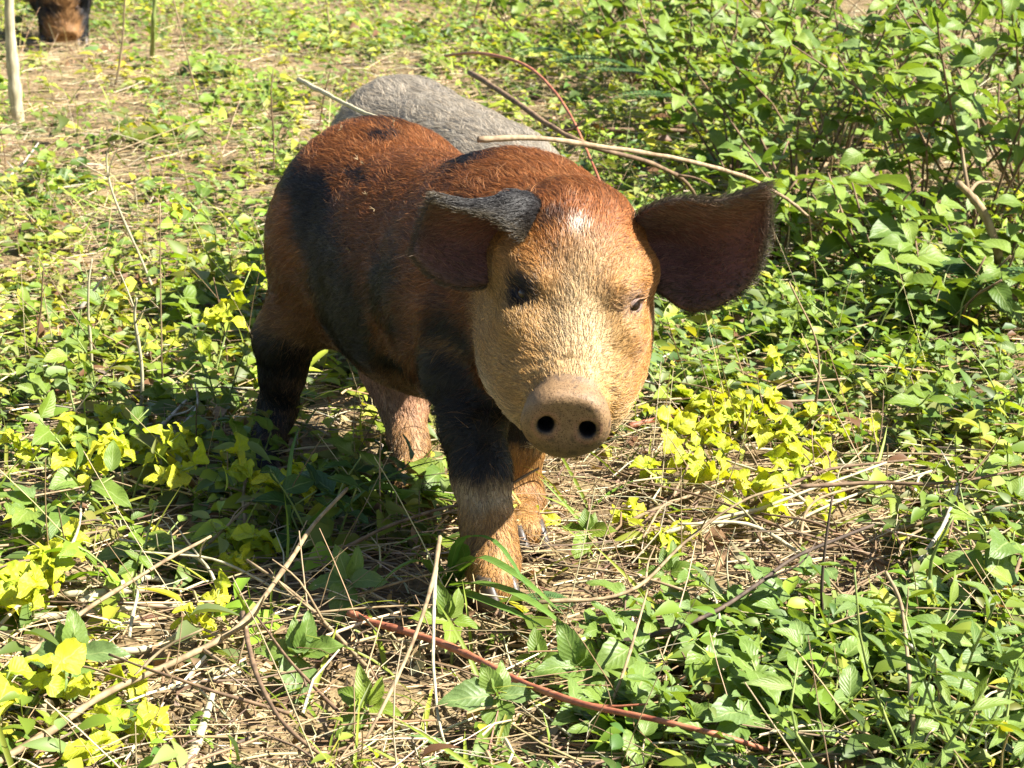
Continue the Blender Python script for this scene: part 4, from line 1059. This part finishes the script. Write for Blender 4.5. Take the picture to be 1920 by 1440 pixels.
# ------------------------------------------------------------------ feathery compound leaves
def frond(u, v, h, L, az, label):
    b = gpt(u, v); root = empty('feathery_frond', b)
    d = np.array([math.cos(az), math.sin(az), 0]); pts = spline([np.array([0, 0, -.005]), np.array([0, 0, h])+d*L*.1, np.array([0, 0, h*1.15])+d*L*.6, np.array([0, 0, h*.85])+d*L], 14)
    add_tube('stalk', root, pts, np.linspace(.0016, .0006, 14), BARK['green'], 5)
    n = 26; f = np.linspace(.35, .98, n); c = np.stack([np.interp(f*13, np.arange(14), pts[:, k]) for k in range(3)], 1)
    sd = np.array([-d[1], d[0], 0])
    for s in (-1, 1):
        dv = sd[None]*s+d[None]*.35+np.array([0, 0, .12]); ln = L*.24*np.sin(np.linspace(.5, 2.9, n))+.006
        A = scatter_leaves(c, np.repeat(dv, n, 0), np.tile(np.array([0, 0, 1.0]), (n, 1)), ln, ln*.26, np.tile(np.array((.075, .145, .045)), (n, 1))*(.8+.4*prng.random((n, 1))), droop=.15)
        o = link('leaflets', np_mesh('leaflets', *A), M_STUFF_LEAF, root); o['kind'] = 'stuff'
    tag(root, label, 'frond', 'feathery fronds')
FL = 'feathery compound leaf arching over the weeds'
for u, v, h, L, az in ((1010, 190, .10, .26, .1), (950, 175, .10, .22, .6), (1080, 200, .09, .22, -.2), (1760, 640, .09, .20, 1.2), (1790, 660, .10, .20, .2), (1720, 640, .08, .18, 2.0), (1590, 260, .10, .25, .3), (1120, 290, .12, .24, .2), (1850, 420, .14, .22, 2.6), (1080, 1180, .02, .07, 2.4), (1180, 60, .12, .3, 2.6)):
    frond(u, v, h, L, az, near_label('feathery compound leaf', gpt(u, v)) if not 900 < u < 1130 or v > 400 else 'feathery compound leaf arching behind the grey pig')

# ------------------------------------------------------------------ twigs, stalks and runners
def twig(name, pts, r, bark, label, group=None, cat='twig', n=None, fork=0):
    """pts: world points"""
    pts = [np.asarray(p, float) for p in pts]; n = n or max(8, len(pts)*5)
    c = spline(pts, n); b = c[0].copy()
    wob = np.stack([vnoise(c+k*7.1, 22, 80+k) for k in range(3)], 1); c = c+wob*min(r*.6, .0012 if r < .012 else .002)
    rad = r*np.linspace(1.0, .55, n)*(1+.14*vnoise(c, 60, 90)+(.22*(prng.random(n) < .12) if r < .012 else 0))
    root = empty(name, b); add_tube('stem', root, c-b, rad, BARK[bark], 6)
    for k in range(fork):
        i = int(n*(.3+.5*prng.random())); t = unit(c[min(n-1, i+1)]-c[i]); d = unit(t+.9*prng.normal(size=3)*np.array([1, 1, .5])+np.array([0, 0, .3])); L = .03+.06*prng.random()
        q = spline([c[i]-b, c[i]-b+d*L*.5+prng.normal(size=3)*.006, c[i]-b+d*L], 7); add_tube('side_shoot', root, q, np.linspace(rad[i]*.65, rad[i]*.3, 7), BARK[bark], 5)
    tag(root, label, cat, group); return root
def gp(pts): return [G(*p) for p in pts]
twig('vine', px([(896, 262, 2.80), (985, 258, 2.83), (1080, 268, 2.88), (1240, 292, 3.0), (1380, 326, 3.2), (1470, 370, 3.4), (1530, 420, 3.6), (1582, 474, 3.84)]), .0040, 'vine', 'long pale tan vine arching from the pig back behind the right ear', None, 'vine', 44)
twig('vine', px([(835, 104, 4.3), (900, 100, 4.1), (985, 122, 3.9), (1050, 185, 3.7), (1095, 270, 3.5), (1130, 360, 3.4), (1150, 480, 3.35), (1152, 560, 3.3)]), .0032, 'red', 'thin reddish vine curving down behind the grey pig', None, 'vine', 40)
twig('vine', px([(880, 135, 3.9), (960, 185, 3.7), (1030, 235, 3.55), (1110, 275, 3.45), (1230, 310, 3.5), (1300, 360, 3.6), (1330, 470, 3.7)]), .0050, 'brown', 'brown crooked branch leaning behind the grey pig', None, 'branch', 36, 3)
twig('stick', px([(560, 150, 3.6), (612, 176, 3.35), (668, 205, 3.1), (712, 222, 2.93)]), .0038, 'pale', 'pale stick touching the back of the brown pig', None, 'stick')
sb = gpt(36, 228); sk = [np.asarray(q) for q in px([(14, -90, sb[1]-.03), (17, 20, sb[1]-.02), (24, 130, sb[1]-.01)])]+[sb-np.array([0, 0, .02])]
twig('stake', sk[::-1], .0185, 'pale', 'thick pale wooden stake near the rooting striped pig', None, 'stake', 26)
twig('stalk', [gpt(285, 118)]+px([(286, 70, 6.55), (290, 5, 6.5), (292, -40, 6.5)]), .008, 'green', 'greenish upright stalk behind the brown pig', 'upright stalks', 'stalk')
UP = 'upright bare stalks'
for a in (((512, 345), [(514, 260, 0), (508, 180, 0), (512, 130, 0)], .0022, 'brown'), ((596, 245), [(606, 190, 0), (620, 128, 0)], .0028, 'brown'), ((213, 175), [(228, 90, 0), (236, -20, 0)], .004, 'tan'),
          ((385, 235), [(362, 150, 0), (340, 60, 0), (318, -30, 0)], .0026, 'tan'), ((312, 590), [(258, 470, 0), (210, 360, 0), (200, 295, 0), (215, 268, 0)], .0024, 'pale'), ((263, 790), [(265, 680, 0), (252, 600, 0), (255, 560, 0)], .0028, 'pale'),
          ((172, 720), [(168, 620, 0), (165, 540, 0), (172, 487, 0)], .0024, 'pale'), ((60, 700), [(75, 590, 0), (82, 500, 0)], .0018, 'brown'), ((305, 740), [(302, 610, 0), (300, 380, 0)], .0014, 'tan'), ((1680, 540), [(1676, 470, 0), (1690, 385, 0)], .0050, 'green'),
          ((1606, 440), [(1604, 360, 0), (1603, 285, 0)], .0030, 'tan'), ((1500, 840), [(1532, 740, 0), (1530, 640, 0), (1480, 528, 0)], .0020, 'tan'), ((1545, 1205), [(1542, 1080, 0), (1562, 930, 0)], .0022, 'dark'), ((1745, 1200), [(1748, 1140, 0), (1742, 1090, 0)], .0055, 'green'),
          ((1655, 600), [(1640, 500, 0), (1625, 440, 0)], .0016, 'brown'), ((430, 720), [(420, 620, 0), (400, 520, 0)], .0014, 'brown'), ((1560, 300), [(1600, 200, 0), (1640, 120, 0)], .0024, 'tan'), ((880, 100), [(890, 30, 0), (905, -30, 0)], .003, 'brown'), ((625, 90), [(617, 40, 0), (610, -10, 0)], .004, 'tan')):
    b = gpt(*a[0]); twig('stalk', [b-np.array([0, 0, .01])]+[P(u, v, b[1]-.01*k*prng.random()) for k, (u, v, _) in enumerate(a[1], 1)], a[2], a[3], near_label({'tan': 'tan', 'pale': 'pale', 'brown': 'brown', 'green': 'greenish', 'dark': 'dark'}[a[3]]+' bare upright stalk', b), UP, 'stalk', fork=int(prng.integers(3)))
# in front of the camera, over the soil
twig('runner', gp([(655, 1150, .030), (700, 1168, .032), (790, 1195, .034), (880, 1230, .036), (1000, 1288, .045), (1110, 1325, .055), (1240, 1352, .060), (1340, 1378, .055), (1440, 1405, .035)]), .0038, 'red', 'long reddish brown runner lying across the bare soil', None, 'runner', 50, 2)
twig('branch', gp([(-30, 1440, .02), (90, 1375, .03), (200, 1300, .04), (330, 1240, .05), (440, 1180, .06), (520, 1085, .075), (585, 990, .09), (652, 915, .11)]), .0036, 'tan', 'long forked tan branch rising from the straw to the dark plant', None, 'branch', 46, 5)
twig('branch', gp([(10, 1268, .03), (110, 1180, .05), (230, 1100, .06), (320, 1045, .07), (395, 1005, .08)]), .0026, 'tan', 'straight tan twig slanting over the pale fallen stalks', None, 'twig')
twig('branch', gp([(640, 1030, .03), (730, 985, .06), (820, 955, .085), (900, 935, .095), (1012, 880, .12)]), .0022, 'brown', 'thin brown twig crossing in front of the front leg', None, 'twig', 30, 2)
twig('branch', gp([(1060, 1215, .03), (1180, 1200, .04), (1300, 1165, .05), (1400, 1110, .06), (1500, 1040, .075), (1640, 985, .09)]), .0028, 'dark', 'long dark curved twig over the dry tangle', None, 'twig', 40, 3)
twig('stem_arc', gp([(455, 1150, .05), (468, 1215, .06), (500, 1310, .05), (560, 1385, .04), (640, 1440, .02), (700, 1470, .0)]), .0026, 'brown', 'brown stem arching over the lone seedling', None, 'twig', 30)
twig('stem_arc', gp([(826, 1005, .12), (806, 1110, .10), (745, 1270, .06), (690, 1380, .03), (650, 1450, 0)]), .0022, 'tan', 'tan stem slanting up in front of the hoof', None, 'twig', 30)
twig('stem_arc', gp([(818, 1060, .08), (812, 1180, .06), (818, 1320, .03), (850, 1440, .0)]), .0018, 'pale', 'thin pale stem hanging beside the upright seedling', None, 'twig', 24)
twig('stem_arc', gp([(1105, 1420, .0), (1160, 1290, .05), (1190, 1190, .07), (1215, 1105, .09)]), .0018, 'tan', 'thin tan stem standing by the runner and broad leaves', None, 'twig', 24)
twig('stem_arc', gp([(1720, 1450, 0), (1712, 1340, .05), (1700, 1230, .09), (1690, 1130, .12), (1660, 1070, .14)]), .0024, 'tan', 'tall tan stem rising from the broad leaved bed', None, 'twig', 30, 2)
twig('stem_arc', gp([(1500, 912, .10), (1620, 905, .10), (1760, 905, .10), (1940, 880, .09)]), .0024, 'brown', 'long level twig over the right side of the tangle', None, 'twig', 30, 2)
twig('stem_arc', gp([(1010, 1130, .05), (1180, 1110, .05), (1290, 1010, .08), (1400, 935, .11), (1500, 905, .12)]), .0020, 'tan', 'tan twig slanting up over the yellow clump', None, 'twig', 30, 2)
PS = 'pale fallen stalks'
for pts in ([(120, 1115, .012), (230, 1108, .016), (340, 1100, .010)], [(80, 1200, .010), (200, 1222, .014), (300, 1212, .014), (345, 1175, .012)], [(60, 1160, .010), (200, 1145, .012), (355, 1132, .010)], [(100, 1225, .01), (210, 1236, .01), (270, 1215, .012)], [(150, 1130, .02), (260, 1085, .02), (330, 1092, .01)], [(350, 1440, .02), (385, 1350, .02), (400, 1300, .03)]):
    twig('fallen_stalk', gp(pts), .0048, 'pale', 'thick pale fallen stalk lying on the straw', PS, 'stalk', 18)
db = gpt(1900, 570)
twig('driftwood', [db]+px([(1880, 515, db[1]-.02), (1866, 455, db[1]-.04), (1845, 400, db[1]-.05), (1815, 362, db[1]-.06), (1795, 343, db[1]-.07)]), .0095, 'tan', 'bleached broken branch leaning in the weeds', None, 'branch', 30, 2)
twig('stick', gp([(1050, 238, .03), (1150, 244, .03), (1240, 243, .03), (1330, 247, .02)]), .008, 'brown', 'brown stick lying level in the weeds behind the grey pig', None, 'stick', 24)
twig('stick', gp([(480, 222, .02), (530, 208, .02), (590, 200, .02)]), .010, 'tan', 'thick tan stick lying in the straw behind the brown pig', None, 'stick', 18)
twig('stick', gp([(1180, 800, .03), (1240, 785, .03), (1285, 775, .02)]), .0040, 'red', 'short reddish stick lying beside the snout', None, 'stick', 16)
WS = 'white dry stems in the weeds'
for pts in ([(255, 850, .02), (310, 790, .03), (350, 750, .04)], [(290, 830, .02), (350, 790, .03), (368, 762, .03)], [(220, 890, .02), (320, 880, .03), (370, 872, .03)], [(0, 345, .02), (40, 310, .04), (72, 268, .06)], [(150, 580, .03), (180, 540, .06), (195, 520, .08)], [(1700, 1080, .03), (1760, 1000, .05), (1800, 900, .08)], [(1620, 1180, .02), (1690, 1200, .03), (1760, 1260, .02)]):
    twig('dry_stem', gp(pts), .0030, 'white', near_label('short white dry stem', G(*pts[0])), WS, 'stem', 14, 1)
# loose twigs thrown about, most of them in the dry tangle on the right
LT = 'loose dry twigs'
for i in range(95):
    if i < 48: u, v = prng.normal(1450, 260), prng.normal(1010, 120)
    elif i < 66: u, v = prng.normal(420, 280), prng.normal(1210, 110)
    elif i < 80: u, v = prng.uniform(1250, 1900), prng.uniform(30, 520)
    else: u, v = prng.uniform(0, 620), prng.uniform(40, 760)
    if 470 < u < 1230 and v < 1130: u = prng.uniform(1260, 1880)
    c = gpt(u, v); az = prng.random()*math.pi; L = (.05+.11*prng.random())*(1 if v > 600 else 1.6); d = np.array([math.cos(az), math.sin(az), 0]); n_ = np.array([-d[1], d[0], 0])
    z0, z1 = .008+.03*prng.random(), .015+.06*prng.random()
    twig('loose_twig', [c-d*L+np.array([0, 0, z0]), c+n_*prng.normal()*.02+np.array([0, 0, (z0+z1)/2+.012]), c+d*L+np.array([0, 0, z1])], .0011+.0014*prng.random(), ('tan', 'tan', 'pale', 'brown')[i % 4], near_label(('tan', 'tan', 'pale', 'brown')[i % 4]+(' loose twig' if L < .12 else ' long loose twig'), c), LT, 'twig', 14, int(prng.integers(3)))
# brown branches tangled under the shrubs
TB = 'bare branches in the thicket'
for i in range(44):
    u, v = prng.uniform(1450, 1910), prng.uniform(40, 360); c = gpt(u, v); az = prng.random()*6.28; L = .18+.25*prng.random(); d = np.array([math.cos(az), math.sin(az), 0])
    twig('bare_branch', [c, c+d*L*.4+np.array([0, 0, .10+.12*prng.random()]), c+d*L+np.array([0, 0, .12+.25*prng.random()])], .0022+.002*prng.random(), ('brown', 'tan', 'brown', 'pale')[i % 4], ('brown', 'tan', 'brown', 'pale')[i % 4]+' bare branch tangled among the thicket shrubs', TB, 'branch', 18, 3)

# ------------------------------------------------------------------ fallen leaves
def fallen(u, v, L, label, group=None, kind='dead', lift=.012, az=None):
    c = gpt(u, v)+np.array([0, 0, lift]); a = prng.random()*6.28 if az is None else az
    me = LEAF[kind][prng.integers(len(LEAF[kind]))]; o = bpy.data.objects.new('fallen_leaf', me); COL.objects.link(o)
    o.rotation_mode = 'QUATERNION'; o.rotation_quaternion = orient(np.array([math.cos(a), math.sin(a), .15*prng.normal()]), np.array([0, 0, 1.0])+.35*prng.normal(size=3)); o.location = c; o.scale = (L, L, L)
    tag(o, label, 'leaf', group); return o
fallen(290, 1275, .055, 'large tan fallen leaf lying beside the pale stalks', None, az=.9)
fallen(1050, 1165, .045, 'dark curled dead leaf beside the bent grass blades', None, az=1.4)
fallen(1325, 1065, .045, 'curled dead leaf caught under the dark curved twig', None, az=1.2, lift=.03)
for i in range(60):
    if i < 34: u, v = prng.uniform(0, 480), prng.uniform(120, 1000)
    else: u, v = prng.uniform(1200, 1900), prng.uniform(250, 1250)
    fallen(u, v, .018+.024*prng.random(), near_label('small brown fallen leaf', gpt(u, v)), 'small brown fallen leaves', lift=.015+.02*prng.random())
# seeds and bits of straw caught in the coat
for i, (u, v) in enumerate(((722, 212), (765, 218), (683, 311), (672, 302), (690, 368), (640, 246), (735, 238), (705, 395), (660, 470))):
    hit, hn, _, _ = main_bv.ray_cast(Vector((0, 0, CAM_H)), Vector(ray(u, v)).normalized())
    if hit is None: continue
    root = empty('burr', hit); hn = np.array(hn)
    for k in range(4):
        d = unit(hn*.5+prng.normal(size=3)); add_tube('bristle', root, np.array([hn*.002, hn*.004+d*.002, hn*.005+d*.0045]), np.array([.0005, .0004, .0002]), BARK['tan'], 4)
    tag(root, 'tiny pale burr caught in the coat of the brown pig', 'burr', 'burrs on the brown pig')
